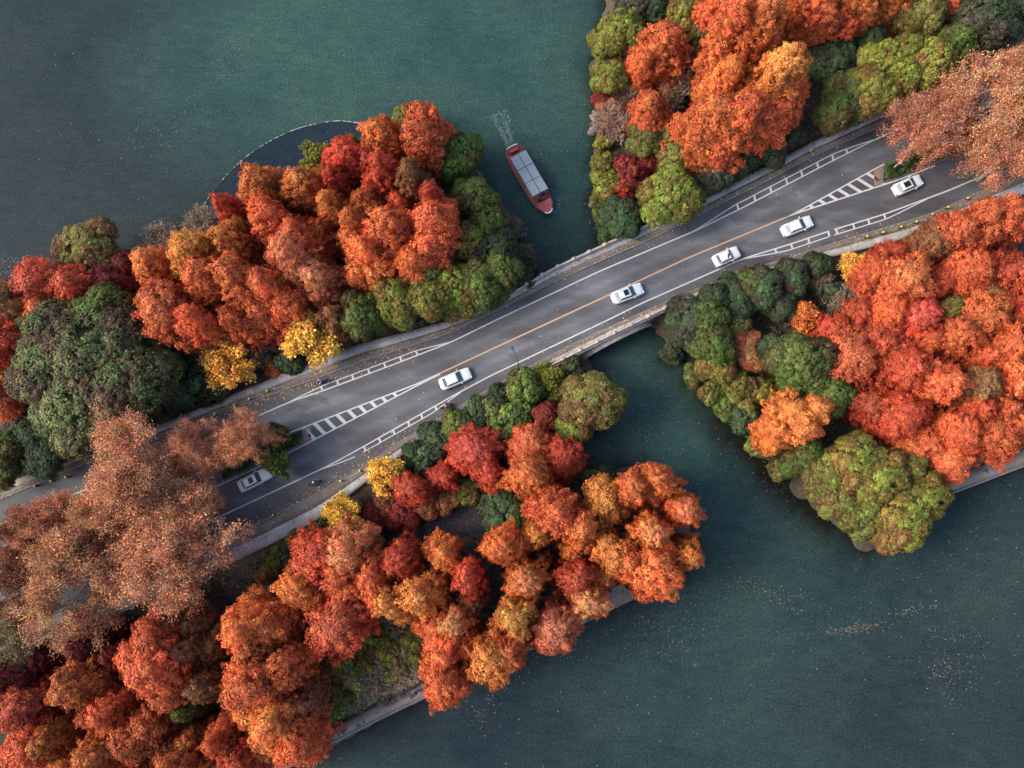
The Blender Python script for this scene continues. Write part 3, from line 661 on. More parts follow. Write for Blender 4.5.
# light coping stones on the edge
causeway([(200,809),(260,785),(324,748),(380,720),(432,695),(500,664),(570,631),(600,615)], 2.0, 1.42, 'embankment_coping', 'straight coping stones edging the promenade under the island', 'wall', M['kerb'])
causeway([(842,528),(870,520),(950,495),(1024,467),(1130,427),(1180,406)], 2.0, 1.42, 'embankment_coping', 'pale coping stones edging the promenade at the right edge', 'wall', M['kerb'])
ld = empty('landing_stage', (0, 0, 0)); tag(ld, 'weathered plank landing jutting from the island tip over the water', 'landing')
cs = [(588, 598), (622, 584), (637, 598), (599, 616)]
P4 = [Vector((*[float(v) for v in un(a, b_, 1.55)], 1.55)) for a, b_ in cs]
nb = 12
b = MB()
for k in range(nb):
    t0, t1 = k/nb, (k+.93)/nb
    q = [P4[0].lerp(P4[1], 0).lerp(P4[3], t0), P4[1].lerp(P4[2], t0), P4[1].lerp(P4[2], t1), P4[0].lerp(P4[3], t1)]
    b.add([v for v in q]+[v-Vector((0, 0, .1)) for v in q], [(0, 1, 2, 3), (7, 6, 5, 4), (0, 4, 5, 1), (1, 5, 6, 2), (2, 6, 7, 3), (3, 7, 4, 0)])
b.build('plank_deck', M['wood'], ld)
b = MB(); b.loft([[tuple(v+Vector((0, 0, -.45))) for v in P4], [tuple(v+Vector((0, 0, -.12))) for v in P4]]); b.build('edge_frame', M['darkstone'], ld)
for v in (P4[2], P4[3], P4[2].lerp(P4[3], .5), P4[1]):
    b = MB(); b.tube([(v.x, v.y, -2.4), (v.x, v.y, 1.62)], .16, 8); b.build('pile', M['bark'], ld)
# ------------------------------------------------------------------ foliage meshes
def rebase(root, loc):
    root.location = loc
    for c in root.children: c.location = Vector(c.location)-Vector(loc)
rebase(ld, tuple(P4[0]-Vector((0, 0, 1.55))))
def nrmz(a): return a/np.maximum(np.linalg.norm(a, axis=-1, keepdims=True), 1e-9)
def rdir(r, n): return nrmz(r.normal(size=(n, 3)))
def leaf_quads(r, pos, nrm, size, aspect=1.6, along=None):
    """one small leaf spray (diamond, slightly folded) at every position"""
    n = len(pos)
    a = rdir(r, n) if along is None else nrmz(along+.5*rdir(r, n))
    u = nrmz(a-(a*nrm).sum(-1, keepdims=True)*nrm); v = np.cross(nrm, u)
    s = size*(.65+.7*r.random((n, 1)))
    lift = nrm*s*.18
    P = np.stack([pos-u*s*aspect*.5, pos+v*s*.5+lift, pos+u*s*aspect*.5, pos-v*s*.5+lift], 1).reshape(-1, 3)
    return P, np.arange(n*4).reshape(-1, 4)
def tufts(r, C, D, N, rad, length, K, size, jit=.55, tint=None, ltint=.12, aspect=1.6):
    """K leaf sprays over the outer half of an ellipsoid tuft at each centre C, long axis D, outward N"""
    n = len(C)
    rad = np.broadcast_to(rad, (n,)); length = np.broadcast_to(length, (n,))
    d = rdir(r, n*K).reshape(n, K, 3)
    dn = (d*N[:, None]).sum(-1, keepdims=True); d = np.where(dn < -.35, d-2*dn*N[:, None], d)
    al = (d*D[:, None]).sum(-1, keepdims=True)
    off = d*rad[:, None, None]+D[:, None]*al*(length-rad)[:, None, None]
    off *= (.72+.38*r.random((n, K, 1)))
    pos = (C[:, None]+off).reshape(-1, 3)
    nn = nrmz(d+N[:, None]*.6+jit*rdir(r, n*K).reshape(n, K, 3)).reshape(-1, 3)
    al_ = np.repeat(D, K, 0)
    V, F = leaf_quads(r, pos, nn, size, aspect, al_)
    if tint is None: tint = np.ones((n, 3))
    t = np.repeat(tint, K, 0)*(1+ltint*r.normal(size=(n*K, 1)))
    return V, F, np.repeat(np.clip(t, .1, 2.5), 4, 0)
def tuft_tint(r, n, b=.2, h=.12):
    br = np.exp(b*r.normal(size=(n, 1))); hu = h*r.normal(size=(n, 1))
    return br*np.concatenate([1+.25*hu, 1+1.6*hu, 1+.6*hu], 1)
def lump(r, k=5, amp=.16):
    ph = r.random((k, 3))*6.28; fr = r.integers(1, 7, k); fz = r.uniform(1, 7, k)
    def f(th, t):
        s = 0
        for i in range(k): s = s+np.sin(fr[i]*th+ph[i, 0]+1.2*np.sin(fz[i]*t+ph[i, 1]))*np.sin(fz[i]*t+ph[i, 2])
        return 1+amp*s/math.sqrt(k)*1.4
    return f
def lathe(prof, f, z0, z1, R, n=28, m=16, k=.84):
    V = []
    for i in range(m+1):
        t = i/m*.97+.01; th = np.arange(n)*2*math.pi/n
        rr = R*prof(np.full(n, t))*f(th, t)*k*(1-.25*t**4)
        V.append(np.stack([rr*np.cos(th), rr*np.sin(th), np.full(n, z0+(z1-z0)*t*.93)], -1))
    V.append(np.array([[0, 0, z0+(z1-z0)*.93]])); V = np.concatenate(V); q = []
    for i in range(m):
        j = np.arange(n); q.append(np.stack([i*n+j, i*n+(j+1) % n, (i+1)*n+(j+1) % n, (i+1)*n+j], -1))
    tp = (m+1)*n; j = np.arange(0, n, 2); q.append(np.stack([m*n+j, m*n+j+1, m*n+(j+2) % n, np.full(len(j), tp)], -1))
    return V, np.concatenate(q)
def pack(parts):
    V = []; F = []; T = []; n = 0
    for v, f, t in parts: V.append(v); F.append(f+n); T.append(t); n += len(v)
    return np.concatenate(V), np.concatenate(F), np.concatenate(T)
def crown_cone(seed, R=4.0, h=19.0, pointed=True, ntuft=820, K=40, size=.15, tip=(1.1, 1.25, 1.2)):
    r = np.random.default_rng(seed)
    z0, z1 = h*(.16 if pointed else .22), h
    if pointed: prof = lambda t: np.clip(1-t, 0, 1)**.5*np.clip(t/.14+.4, 0, 1)
    else: prof = lambda t: np.sqrt(np.clip(1-np.abs((t-.38)/.62)**2.3, 0, 1))*np.clip(t/.2+.4, 0, 1)
    f = lump(r, 6, .13 if pointed else .17)
    # limb clusters: foliage sits on whorls of limbs, so the mantle steps in and out
    nc = 38; ct = r.random(nc)**.8*.92; ca = r.random(nc)*6.28; cr = r.uniform(.16, .30, nc)
    tg = np.linspace(.02, .995, 400); pr = prof(tg)*R; ds = np.hypot(np.gradient(pr, tg), z1-z0)
    wg = (pr+.35)*ds*np.where(tg < .18, .6, 1)*(1+.5*tg); wg = np.cumsum(wg); wg /= wg[-1]
    t = np.interp(r.random(ntuft), wg, tg); th = r.random(ntuft)*2*math.pi
    def cl(th, t):
        d = (np.angle(np.exp(1j*(th[:, None]-ca[None])))*.55)**2+((t[:, None]-ct[None])*1.6)**2
        return np.exp(-d/(cr[None]**2*.35)).max(1)
    c_ = cl(th, t)
    rr = R*prof(t)*f(th, t)*(.72+.34*c_)+np.where(r.random(ntuft) < .16, r.uniform(.1, .55, ntuft), 0)
    C = np.stack([rr*np.cos(th), rr*np.sin(th), z0+(z1-z0)*t+.25*c_], -1)
    e = .02; slope = (prof(np.clip(t+e, 0, 1))-prof(np.clip(t-e, 0, 1)))*R/(2*e*(z1-z0))
    N = nrmz(np.stack([np.cos(th), np.sin(th), -slope], -1)+.15*rdir(r, ntuft))
    D = nrmz(np.stack([np.cos(th), np.sin(th), np.full(ntuft, .45)], -1)+.25*rdir(r, ntuft))
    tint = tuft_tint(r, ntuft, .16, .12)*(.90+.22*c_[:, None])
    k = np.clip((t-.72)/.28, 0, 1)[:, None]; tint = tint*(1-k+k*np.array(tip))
    V, F, T = tufts(r, C, D, N, r.uniform(.26, .44, ntuft), r.uniform(.45, .8, ntuft), K, size, tint=tint)
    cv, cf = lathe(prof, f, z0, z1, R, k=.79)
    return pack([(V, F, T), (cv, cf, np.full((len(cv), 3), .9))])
def crown_multi(seed, R, h, pointed, n, **kw):
    """several leaders grown into one crown"""
    r = np.random.default_rng(seed+999); out = []; a0 = r.random()*6.28
    for i in range(n):
        k = r.uniform(.62, .80) if i else .80; hh = h*(1 if i == 0 else r.uniform(.72, .93)); d = R*(.30 if n == 2 else .40)*(1 if i else .6); a = a0+i*6.28/n+r.uniform(-.4, .4)
        V, F, T = crown_cone(seed*7+i, R*k, hh, pointed, **kw); V = V+np.array([d*math.cos(a), d*math.sin(a), 0]); out.append((V, F, T*math.exp(r.normal()*.08)))
    return pack(out)
def crown_lobes(seed, R=4.0, h=11.0, nl=9, ntuft=680, K=36, size=.155, lobe=(.38, .56), base=.28, flat=.8):
    """broad crown: several domed lobes set with round tufts"""
    r = np.random.default_rng(seed); z0 = h*base; hz = (h-z0)
    L = [(0, 0, z0+hz*.52, R*.62)]
    for i in range(nl):
        a = i*2.4+r.uniform(-.3, .3); q = math.sqrt((i+.7)/nl)*R*.66
        rr = R*r.uniform(*lobe)*(1-.15*q/R); L.append((q*math.cos(a), q*math.sin(a), z0+hz*(.60-.30*(q/R)**2)+r.uniform(-.4, .4), rr))
    L = np.array(L); zs = flat*hz*.48/(R*.5)
    per = ntuft*3//len(L); C = []; N = []; hue = []
    lt = tuft_tint(r, len(L), .13, .13)
    for i, l in enumerate(L):
        d = rdir(r, per); d[:, 2] = np.abs(d[:, 2])*1.0-.25*r.random(per); d = nrmz(d)
        p = l[:3]+d*np.array([1, 1, zs])*l[3]
        keep = np.ones(per, bool)
        for j, k in enumerate(L):
            if j != i: keep &= (((p-k[:3])/np.array([1, 1, zs]))**2).sum(-1) > (k[3]*.97)**2
        C.append(p[keep]); N.append(nrmz(d[keep]*np.array([1, 1, .9]))); hue.append(np.repeat(lt[i:i+1], keep.sum(), 0))
    C = np.concatenate(C); N = np.concatenate(N); hue = np.concatenate(hue)
    if len(C) > ntuft:
        k = r.permutation(len(C))[:ntuft]; C, N, hue = C[k], N[k], hue[k]
    n = len(C); D = nrmz(N+.4*rdir(r, n)+np.array([0, 0, .3]))
    C = C-N*.15*r.random((n, 1))
    V, F, T = tufts(r, C, D, N, r.uniform(.28, .48, n), r.uniform(.34, .55, n), K, size, tint=tuft_tint(r, n, .26, .16)*hue, aspect=1.35)
    parts = [(V, F, T)]
    for l in L:
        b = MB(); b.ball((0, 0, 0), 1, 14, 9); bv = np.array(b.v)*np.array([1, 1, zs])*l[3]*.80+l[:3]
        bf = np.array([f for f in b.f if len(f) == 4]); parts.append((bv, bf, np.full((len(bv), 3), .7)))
    return pack(parts)
def skeleton(seed, h, R, forks, trunk_h, nlimb=6, depth=4, up=.55, tube_n=5, r0=.32, spread=.55):
    """branching limbs; returns MB of tubes and the end segments"""
    rnd = random.Random(seed); b = MB(); ends = []
    b.tube([(0, 0, -.6), (0, 0, trunk_h*.5), (rnd.uniform(-.2, .2), rnd.uniform(-.2, .2), trunk_h+.3)], [r0*1.35, r0, r0*.8], 8)
    def go(p, d, L, rad, lev):
        d = d.normalized(); pts = [p]; q = p
        for i in range(3):
            d = (d+Vector((rnd.gauss(0, .13), rnd.gauss(0, .13), rnd.gauss(.04, .1)))).normalized(); q = q+d*L/3; pts.append(q)
        b.tube(pts, [rad, rad*.88, rad*.76, rad*.62], tube_n if lev < 2 else 3, caps=False)
        ends.append((pts[1], pts[3], lev))
        if lev < depth:
            for k in range(forks[min(lev, len(forks)-1)]):
                ax = Vector((rnd.gauss(0, 1), rnd.gauss(0, 1), rnd.gauss(0, 1))).cross(d).normalized()
                nd_ = (d*math.cos(spread)+ax*math.sin(spread)*rnd.uniform(.6, 1.4)); nd_.z += .12
                go(pts[3] if k < 2 else pts[2], nd_, L*rnd.uniform(.6, .85), max(rad*.62, .03), lev+1)
    for i in range(nlimb):
        a = i*2*math.pi/nlimb+rnd.uniform(-.4, .4); e = rnd.uniform(up*.6, up*1.5)
        go(Vector((0, 0, trunk_h*rnd.uniform(.8, 1.05))), Vector((math.cos(a), math.sin(a), e)), R*.42, r0*.5, 0)
    for i in range(2 if nlimb > 6 else 0):
        a = rnd.uniform(0, 6.28); go(Vector((0, 0, trunk_h)), Vector((math.cos(a)*.35, math.sin(a)*.35, 1)), R*.40, r0*.5, 0)
    return b, ends
def crown_open(seed, ends, R, h, n_leaf, size, minlev=2, sig=.55, b_=.28, h_=.14):
    r = np.random.default_rng(seed); E = [e for e in ends if e[2] >= minlev]
    A = np.array([tuple(e[0]) for e in E]); B_ = np.array([tuple(e[1]) for e in E]); tt = tuft_tint(r, len(E), b_, h_)
    i = r.integers(0, len(E), n_leaf); t = r.random((n_leaf, 1))*1.1
    pos = A[i]*(1-t)+B_[i]*t+r.normal(size=(n_leaf, 3))*sig
    pos[:, 2] = np.clip(pos[:, 2]-sig*.9, .2, None)
    N = nrmz(rdir(r, n_leaf)+np.array([0, 0, .9]))
    V, F = leaf_quads(r, pos, N, size, 1.3)
    T = np.repeat(np.clip(tt[i]*(1+.22*r.normal(size=(n_leaf, 1))), .2, 2.2), 4, 0)
    return V, F, T
def trunk_mesh(name, h, r0, limbs=8, seed=0, conifer=True):
    rnd = random.Random(seed); b = MB()
    b.tube([(0, 0, -.8), (0, 0, .4), (0, 0, h*.5), (0, 0, h*.9)], [r0*1.5, r0, r0*.6, r0*.12], 8)
    for i in range(limbs):
        a = i*2.4; z = h*(.22+.6*i/limbs); L = (1-z/h)*h*.2+.6
        b.tube([(0, 0, z), (math.cos(a)*L*.5, math.sin(a)*L*.5, z+L*.2), (math.cos(a)*L, math.sin(a)*L, z+L*.45)], [r0*.3, r0*.2, r0*.06], 5)
    return b.mesh(name, smooth=True)
LIB = {}
def lib(k, R, h, arrays, trunk, trunkmat):
    V, F, T = arrays; me = np_mesh(k+'_crown', V, F, tint=T)
    # crown cores stay smooth, sprays stay flat
    me.materials.append(M['leaf']); trunk.materials.append(M[trunkmat]); LIB.setdefault(k, []).append((R, h, me, trunk))
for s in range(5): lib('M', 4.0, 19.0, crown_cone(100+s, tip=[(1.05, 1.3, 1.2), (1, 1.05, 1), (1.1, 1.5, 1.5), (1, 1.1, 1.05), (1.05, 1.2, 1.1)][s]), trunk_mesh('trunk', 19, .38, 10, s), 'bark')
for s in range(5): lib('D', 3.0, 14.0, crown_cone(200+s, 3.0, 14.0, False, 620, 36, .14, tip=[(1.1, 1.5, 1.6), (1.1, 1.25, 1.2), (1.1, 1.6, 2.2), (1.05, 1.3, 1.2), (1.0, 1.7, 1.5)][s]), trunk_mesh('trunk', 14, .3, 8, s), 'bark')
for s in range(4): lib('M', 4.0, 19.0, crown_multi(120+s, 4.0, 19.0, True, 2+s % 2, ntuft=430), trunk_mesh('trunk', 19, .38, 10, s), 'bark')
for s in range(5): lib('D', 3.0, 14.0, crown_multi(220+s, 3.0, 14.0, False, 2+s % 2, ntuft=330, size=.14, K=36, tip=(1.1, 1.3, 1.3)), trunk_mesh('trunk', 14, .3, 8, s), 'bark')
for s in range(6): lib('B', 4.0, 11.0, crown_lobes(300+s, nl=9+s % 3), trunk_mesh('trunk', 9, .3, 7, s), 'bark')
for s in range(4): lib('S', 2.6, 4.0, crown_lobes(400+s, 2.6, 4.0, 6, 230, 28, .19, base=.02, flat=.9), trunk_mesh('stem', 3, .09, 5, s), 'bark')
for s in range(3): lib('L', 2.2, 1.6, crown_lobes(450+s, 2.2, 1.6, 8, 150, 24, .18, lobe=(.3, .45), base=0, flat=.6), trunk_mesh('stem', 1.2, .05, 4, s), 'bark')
for s in range(4):
    b, e = skeleton(500+s, 15, 8.4, (4, 4, 3, 3), 5.5, 7, 4, .50, 5, .40, .62)
    lib('P', 8.4, 15.0, crown_open(510+s, e, 8.4, 15, 44000, .165, 2, .42, .40, .16), b.mesh('limbs', True), 'palebark')
for s in range(3):
    b, e = skeleton(540+s, 8, 3.2, (3, 3, 3), 1.8, 8, 3, .75, 4, .13, .5)
    lib('G', 3.2, 8.0, crown_open(550+s, e, 3.2, 8, 12000, .22, 0, .26, .2, .10), b.mesh('limbs', True), 'palebark')
for s in range(3):
    b, e = skeleton(580+s, 4, 2.6, (4, 4, 3, 2), .5, 12, 4, .9, 3, .055, .5)
    lib('T', 2.6, 4.5, crown_open(590+s, e, 2.6, 4, 1500, .11, 2, .2, .2, .1), b.mesh('twigs', True), 'twig')
# measure what each mesh really spans so that a tree can be sized by its crown
for k in LIB:
    out = []
    for (R, h, me, tr) in LIB[k]:
        co = np.empty(len(me.vertices)*3, np.float32); me.vertices.foreach_get('co', co); co = co.reshape(-1, 3)
        rr = np.percentile(np.hypot(co[:, 0], co[:, 1]), 97.5); out.append((float(rr), float(np.percentile(co[:, 2], 99.8)), me, tr))
    LIB[k] = out

# ------------------------------------------------------------------ plant every tree
ANCH = [((392,125), 'the top of the boom curve'), ((530,180), 'the red boat'), ((310,338), 'the lone big yellow ginkgo'), ((226,345), 'the pair of yellow ginkgos'), ((610,600), 'the plank landing'),
        ((590,402), 'the olive dome tree by the bridge'), ((610,330), 'the bridge arch'), ((455,380), 'the leftmost moving sedan on the open road'), ((290,437), 'the left median planter'), ((896,165), 'the right median planter'),
        ((345,730), 'the pedestrian in purple'), ((852,266), 'the small yellow ginkgo right of the bridge'), ((960,490), 'the start of the right embankment'), ((668,202), 'the big yellow green tree by the north kerb'),
        ((0,450), 'the left picture edge'), ((0,768), 'the lower left corner'), ((1024,340), 'the right picture edge'), ((1024,0), 'the upper right corner'), ((720,0), 'the top picture edge'),
        ((258,480), 'the car half hidden under leaves'), ((600,100), 'the rocky channel shore'), ((250,768), 'the bottom picture edge'), ((640,510), 'the island tip')]
rows = []
for p in P0:
    rows.append(dict(g=p[0], x=p[1], y=p[2], r=p[3], k=p[4], c=p[5], h=p[6], px=p[7], py=p[8], near=(len(p) > 9)))
hr = random.Random(3)
ZG = ground_z(np.array([q['x'] for q in rows]), np.array([q['y'] for q in rows]))
ORD = ['first', 'second', 'third', 'fourth', 'fifth', 'sixth', 'seventh', 'eighth', 'ninth', 'tenth', 'eleventh', 'twelfth', 'thirteenth']
groups = {}
for q in rows: groups.setdefault((q['g'], q['k'], q['c']), []).append(q)
for key, L in groups.items():
    L.sort(key=lambda q: q['px'])
    base = f"{PAL[key[2]][1]} {KIND[key[1]][1]}"
    for i, q in enumerate(L):
        a = min(ANCH, key=lambda a: math.hypot(a[0][0]-q['px'], a[0][1]-q['py']))
        rest = key[0]
        if len(L) == 1: q['label'] = f"the only {base} {rest}"
        elif i == 0: q['label'] = f"leftmost {base} {rest}"
        elif i == len(L)-1: q['label'] = f"rightmost {base} {rest}"
        else: q['label'] = f"{ORD[i]} {base} from the left {rest}"
        if len(q['label'].split()) > 16: q['label'] = q['label'].replace('with bare pale limbs ', '')
used = {}
for q, zg in zip(rows, ZG):
    nm, desc, cat = KIND[q['k']]
    vi = used.get(q['k'], 0); used[q['k']] = vi+1
    lk = LIB[q['k']]; R, h, me, tr = lk[hr.randrange(len(lk))]
    z = max(float(zg), -.1)-.05
    e = empty(nm, (q['x'], q['y'], z), hr.uniform(0, 6.28))
    tag(e, q['label'], cat, f"{PAL[q['c']][1]} {desc.split(' with')[0]}s {q['g']}"[:90])
    s = q['r']/R*{'M': 1.2, 'D': 1.22, 'P': 1.1, 'G': 1.15, 'B': 1.13, 'S': 1.28}.get(q['k'], 1.03); hz = q['h']/h*hr.uniform(.95, 1.05)*(.86 if q['k'] == 'M' else 1)
    tl = {'M': .05, 'D': .04, 'B': .05}.get(q['k'], .02)
    e.rotation_euler = (hr.uniform(-tl, tl), hr.uniform(-tl, tl), hr.uniform(0, 6.28)); e.scale = (s*hr.uniform(.88, 1.12), s*hr.uniform(.88, 1.12), hz)
    c = PAL[q['c']][0]; jb = math.exp(hr.gauss(0, .10)); jg = math.exp(hr.gauss(0, .07))
    if q['g'].startswith('in the red grove') and q['c'] in (OR, GO, PK, RO): c = (c[0]*.92, c[1]*(.72 if q['c'] != RO else .84), c[2]*.9)
    if q['g'] == 'in the lower left redwood grove': c = tuple(v*.84 for v in c)  # corner darkening painted into this grove's leaf colours
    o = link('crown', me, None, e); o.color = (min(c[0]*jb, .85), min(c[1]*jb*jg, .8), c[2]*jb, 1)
    t = link('limbs' if q['k'] in 'PG' else ('twigs' if q['k'] == 'T' else ('stem' if q['k'] in 'SL' else 'trunk')), tr, None, e)

# ------------------------------------------------------------------ undergrowth that fills the ground between the trees
r = np.random.default_rng(11)
n = 9000; ux = r.uniform(-85, 85, n*3); uy = r.uniform(-62, 92, n*3)
k = (land_sd(ux, uy) > .6) & (sdist(ROADP, ux, uy) < -.5)
ux, uy = ux[k][:n], uy[k][:n]; uz = ground_z(ux, uy)
C = np.stack([ux, uy, uz+.25], -1); n = len(C)
pal = np.array([(.030, .045, .016), (.05, .06, .02), (.085, .055, .022), (.12, .045, .025), (.14, .10, .03), (.03, .04, .02)])
wts = np.array([.3, .22, .16, .14, .06, .12]); ci = r.choice(6, n, p=wts)
V, F, T = tufts(r, C, np.tile([0, 0, 1.], (n, 1)), np.tile([0, 0, 1.], (n, 1)), r.uniform(.3, .6, n), r.uniform(.4, .8, n), 12, .22, jit=.9, tint=pal[ci])
me = np_mesh('undergrowth', V, F, tint=T); o = link('undergrowth', me, M['leaf']); o.color = (1, 1, 1, 1)
tag(o, 'low mixed undergrowth and leaf litter between the trees', 'undergrowth', kind='stuff')

# rough grass and dry herbs of the open clearing
r = np.random.default_rng(12); n = 5200
gpx, gpy = r.uniform(300, 440, n), r.uniform(600, 735, n); ux, uy = un(gpx, gpy, 1.2)
k = (land_sd(ux, uy) > .3) & (gpy < 724-(gpx-324)*.46); ux, uy = ux[k], uy[k]; uz = ground_z(ux, uy); n = len(ux)
C = np.stack([ux, uy, uz+.3], -1); fld = np.sin(ux*.9+np.sin(uy*.7)*2)*np.sin(uy*.8+ux*.3)
pal2 = np.array([(.17, .17, .045), (.10, .13, .03), (.26, .17, .12), (.42, .33, .06), (.20, .12, .085)])
ci = np.where(fld > .25, r.choice([0, 3, 1], n), np.where(fld < -.2, r.choice([2, 4, 2, 1], n), r.choice([0, 1, 4, 2], n)))
V, F, T = tufts(r, C, np.tile([0, 0, 1.], (n, 1)), np.tile([0, 0, 1.], (n, 1)), r.uniform(.25, .5, n), r.uniform(.3, .7, n), 12, .16, jit=.9, tint=pal2[ci]*1.5)
o = link('grass', np_mesh('grass', V, F, tint=T), M['leaf']); o.color = (1, 1, 1, 1)
tag(o, 'rough yellow and brown grass in the clearing above the promenade', 'grass', kind='stuff')
# ------------------------------------------------------------------ things: placement helpers
def wp(px, py, z): x, y = un(px, py, z); return (float(x), float(y), float(z))
def roadpt(px, py, dz=0.0): return tuple(float(v) for v in RP(np.array(float(px)), np.array(float(py)), dz))
def heading(p, q): return math.atan2(q[1]-p[1], q[0]-p[0])
def place_on_road(o, a, b):
    """stand o between two road points, facing the second, tipped to the road's slope"""
    A, B = Vector(roadpt(*a)), Vector(roadpt(*b)); o.location = (A+B)/2+Vector((0, 0, .01))
    d = (B-A); o.rotation_mode = 'XYZ'
    o.rotation_euler = (0, -math.atan2(d.z, math.hypot(d.x, d.y)), math.atan2(d.y, d.x))

# ------------------------------------------------------------------ cars
def make_car(label, body_mat, L=4.65, Wd=1.82, kind='sedan', roof='plain'):
    e = empty('parked_car' if False else 'car'); tag(e, label, 'car', 'white cars driving towards the upper right')
    hw = Wd/2; suv = kind == 'suv'; up = .16 if suv else 0
    # lower shell: stations front to back
    st = [(.500, .62, .34, .56), (.485, .80, .26, .64), (.44, .92, .22, .72), (.36, .985, .20, .79), (.25, 1.0, .19, .85), (.14, 1.0, .19, .92), (-.05, 1.0, .19, .94), (-.22, 1.0, .19, .95), (-.33, .995, .20, .97), (-.42, .96, .22, .95), (-.478, .88, .28, .88), (-.50, .74, .36, .74)]
    if kind == 'sedan2': st = [(.500, .80, .34, .60), (.488, .90, .26, .72), (.44, .96, .22, .80), (.36, .99, .20, .85), (.25, 1, .19, .90), (.14, 1, .19, .93), (-.05, 1, .19, .94), (-.22, 1, .19, .95), (-.33, 1, .20, .97), (-.42, .98, .22, .96), (-.485, .93, .28, .92), (-.50, .85, .36, .80)]
    rings = []
    for (x, w, zb, zt) in st:
        w *= hw; zt += up
        if suv and x < -.3: zt += .05
        rings.append([(x*L, s*k*w, z) for s, k, z in ((-1, .86, zb), (-1, .98, zb+.10), (-1, 1.0, zb+(zt-zb)*.5), (-1, .96, zt-.10), (-1, .84, zt-.015), (-1, .45, zt+.02), (1, .45, zt+.02), (1, .84, zt-.015), (1, .96, zt-.10), (1, 1.0, zb+(zt-zb)*.5), (1, .98, zb+.10), (1, .86, zb))])
    b = MB(); b.loft(rings); b.build('body', body_mat, e, smooth=True)
    zt = 1.44+up*1.3; zw = .93+up
    xf0, xf1, xr0, xr1 = (.215, .045, -.385, -.245) if not suv else (.20, .06, -.47, -.40)
    if kind == 'sedan2': xf0, xf1, xr0, xr1 = .19, .06, -.38, -.28
    xf0, xf1, xr0, xr1 = [v*L for v in (xf0, xf1, xr0, xr1)]
    a, t = hw*.86, hw*.66
    b = MB(); b.loft([[(xf0, -a*.92, zw), (xf0, a*.92, zw), (xr0, a*.9, zw), (xr0, -a*.9, zw)], [(xf1+.06, -t, zt-.05), (xf1+.06, t, zt-.05), (xr1-.06, t*.97, zt-.05), (xr1-.06, -t*.97, zt-.05)], [(xf1-.1, -t*.86, zt+.012), (xf1-.1, t*.86, zt+.012), (xr1+.12, t*.84, zt+.012), (xr1+.12, -t*.84, zt+.012)]])
    rf = b.build('roof', body_mat, e, bevel=.03)
    def quad(name, pts, mat, out):
        bb = MB(); o = Vector(out).normalized()*.012; P = [Vector(p)+o for p in pts]; bb.add(P+[p-o*1.5 for p in P], [(0, 1, 2, 3), (7, 6, 5, 4), (0, 4, 5, 1), (1, 5, 6, 2), (2, 6, 7, 3), (3, 7, 4, 0)])
        return bb.build(name, mat, e)
    def fr(p, q, k): return tuple(Vector(p).lerp(Vector(q), k))
    quad('windscreen', [fr((xf0, -a*.92, zw), (xf1+.06, -t, zt-.05), k) if s < 0 else fr((xf0, a*.92, zw), (xf1+.06, t, zt-.05), k) for s, k in ((-1, .06), (1, .06), (1, .94), (-1, .94))], M['glass'], (1, 0, .8))
    quad('rear_window', [fr((xr0, -a*.84, zw), (xr1-.06, -t*.9, zt-.05), k) if s < 0 else fr((xr0, a*.84, zw), (xr1-.06, t*.9, zt-.05), k) for s, k in ((-1, .1), (1, .1), (1, .88), (-1, .88))], M['glass'], (-1, 0, .8))
    for s in (-1, 1):
        p0, p1, q0, q1 = (xf0-.14, s*a*.92, zw), (xf1, s*t, zt-.05), (xr0+.25, s*a*.9, zw), (xr1, s*t*.97, zt-.05)
        quad('side_window', [fr(p0, p1, .08), fr(q0, q1, .08), fr(q0, q1, .86), fr(p0, p1, .86)], M['darkglass'], (0, s, .5))
    if roof == 'sunroof':
        b = MB(); b.box((( xf1+xr1)/2+.18, 0, zt+.035), (.66, t*1.35, .04)); b.build('sunroof', M['darkglass'], e)
    if roof == 'panorama':
        b = MB(); b.box(((xf1+xr1)/2, 0, zt+.035), (abs(xf1-xr1)*.72, t*1.3, .04)); b.build('sunroof', M['darkglass'], e)
    if roof == 'rails' or suv:
        for s in (-1, 1):
            b = MB(); b.box(((xf1+xr1)/2, s*t*.8, zt+.04), (abs(xf1-xr1)*.8, .05, .05)); b.build('roof_rail', M['rim'], e)
    for sx in (.305, -.29):
        for s in (-1, 1):
            w = MB(); x = sx*L; w.tube([(x, s*(hw-.2), .32), (x, s*(hw+.005), .32)], .33, 18)
            wh = w.build('tyre', M['rubber'], None, bevel=.02); h = MB(); h.tube([(x, s*(hw-.05), .32), (x, s*(hw+.02), .32)], .21, 12)
            we = empty('wheel', (0, 0, 0)); we.parent = e; wh.parent = we; h.build('rim', M['rim'], we)
    for s in (-1, 1):
        b = MB(); b.box((.452*L, s*hw*.68, .66+up), (.26, .30, .12), s*-.6, .8); b.build('headlight', M['lampglass'], e, bevel=.015)
        b = MB(); b.box((-.482*L, s*hw*.70, .80+up), (.16, .36, .11), s*.3, .85); b.build('tail_light', M['redlens'], e, bevel=.015)
        b = MB(); b.box((xf0-.32, s*(hw+.08), zw+.06), (.16, .2, .13), s*-.15, .8); b.build('wing_mirror', body_mat, e, bevel=.02)
    b = MB(); b.box((.49*L, 0, .45), (.06, .9, .16)); b.build('grille', M['black'], e)
    return e
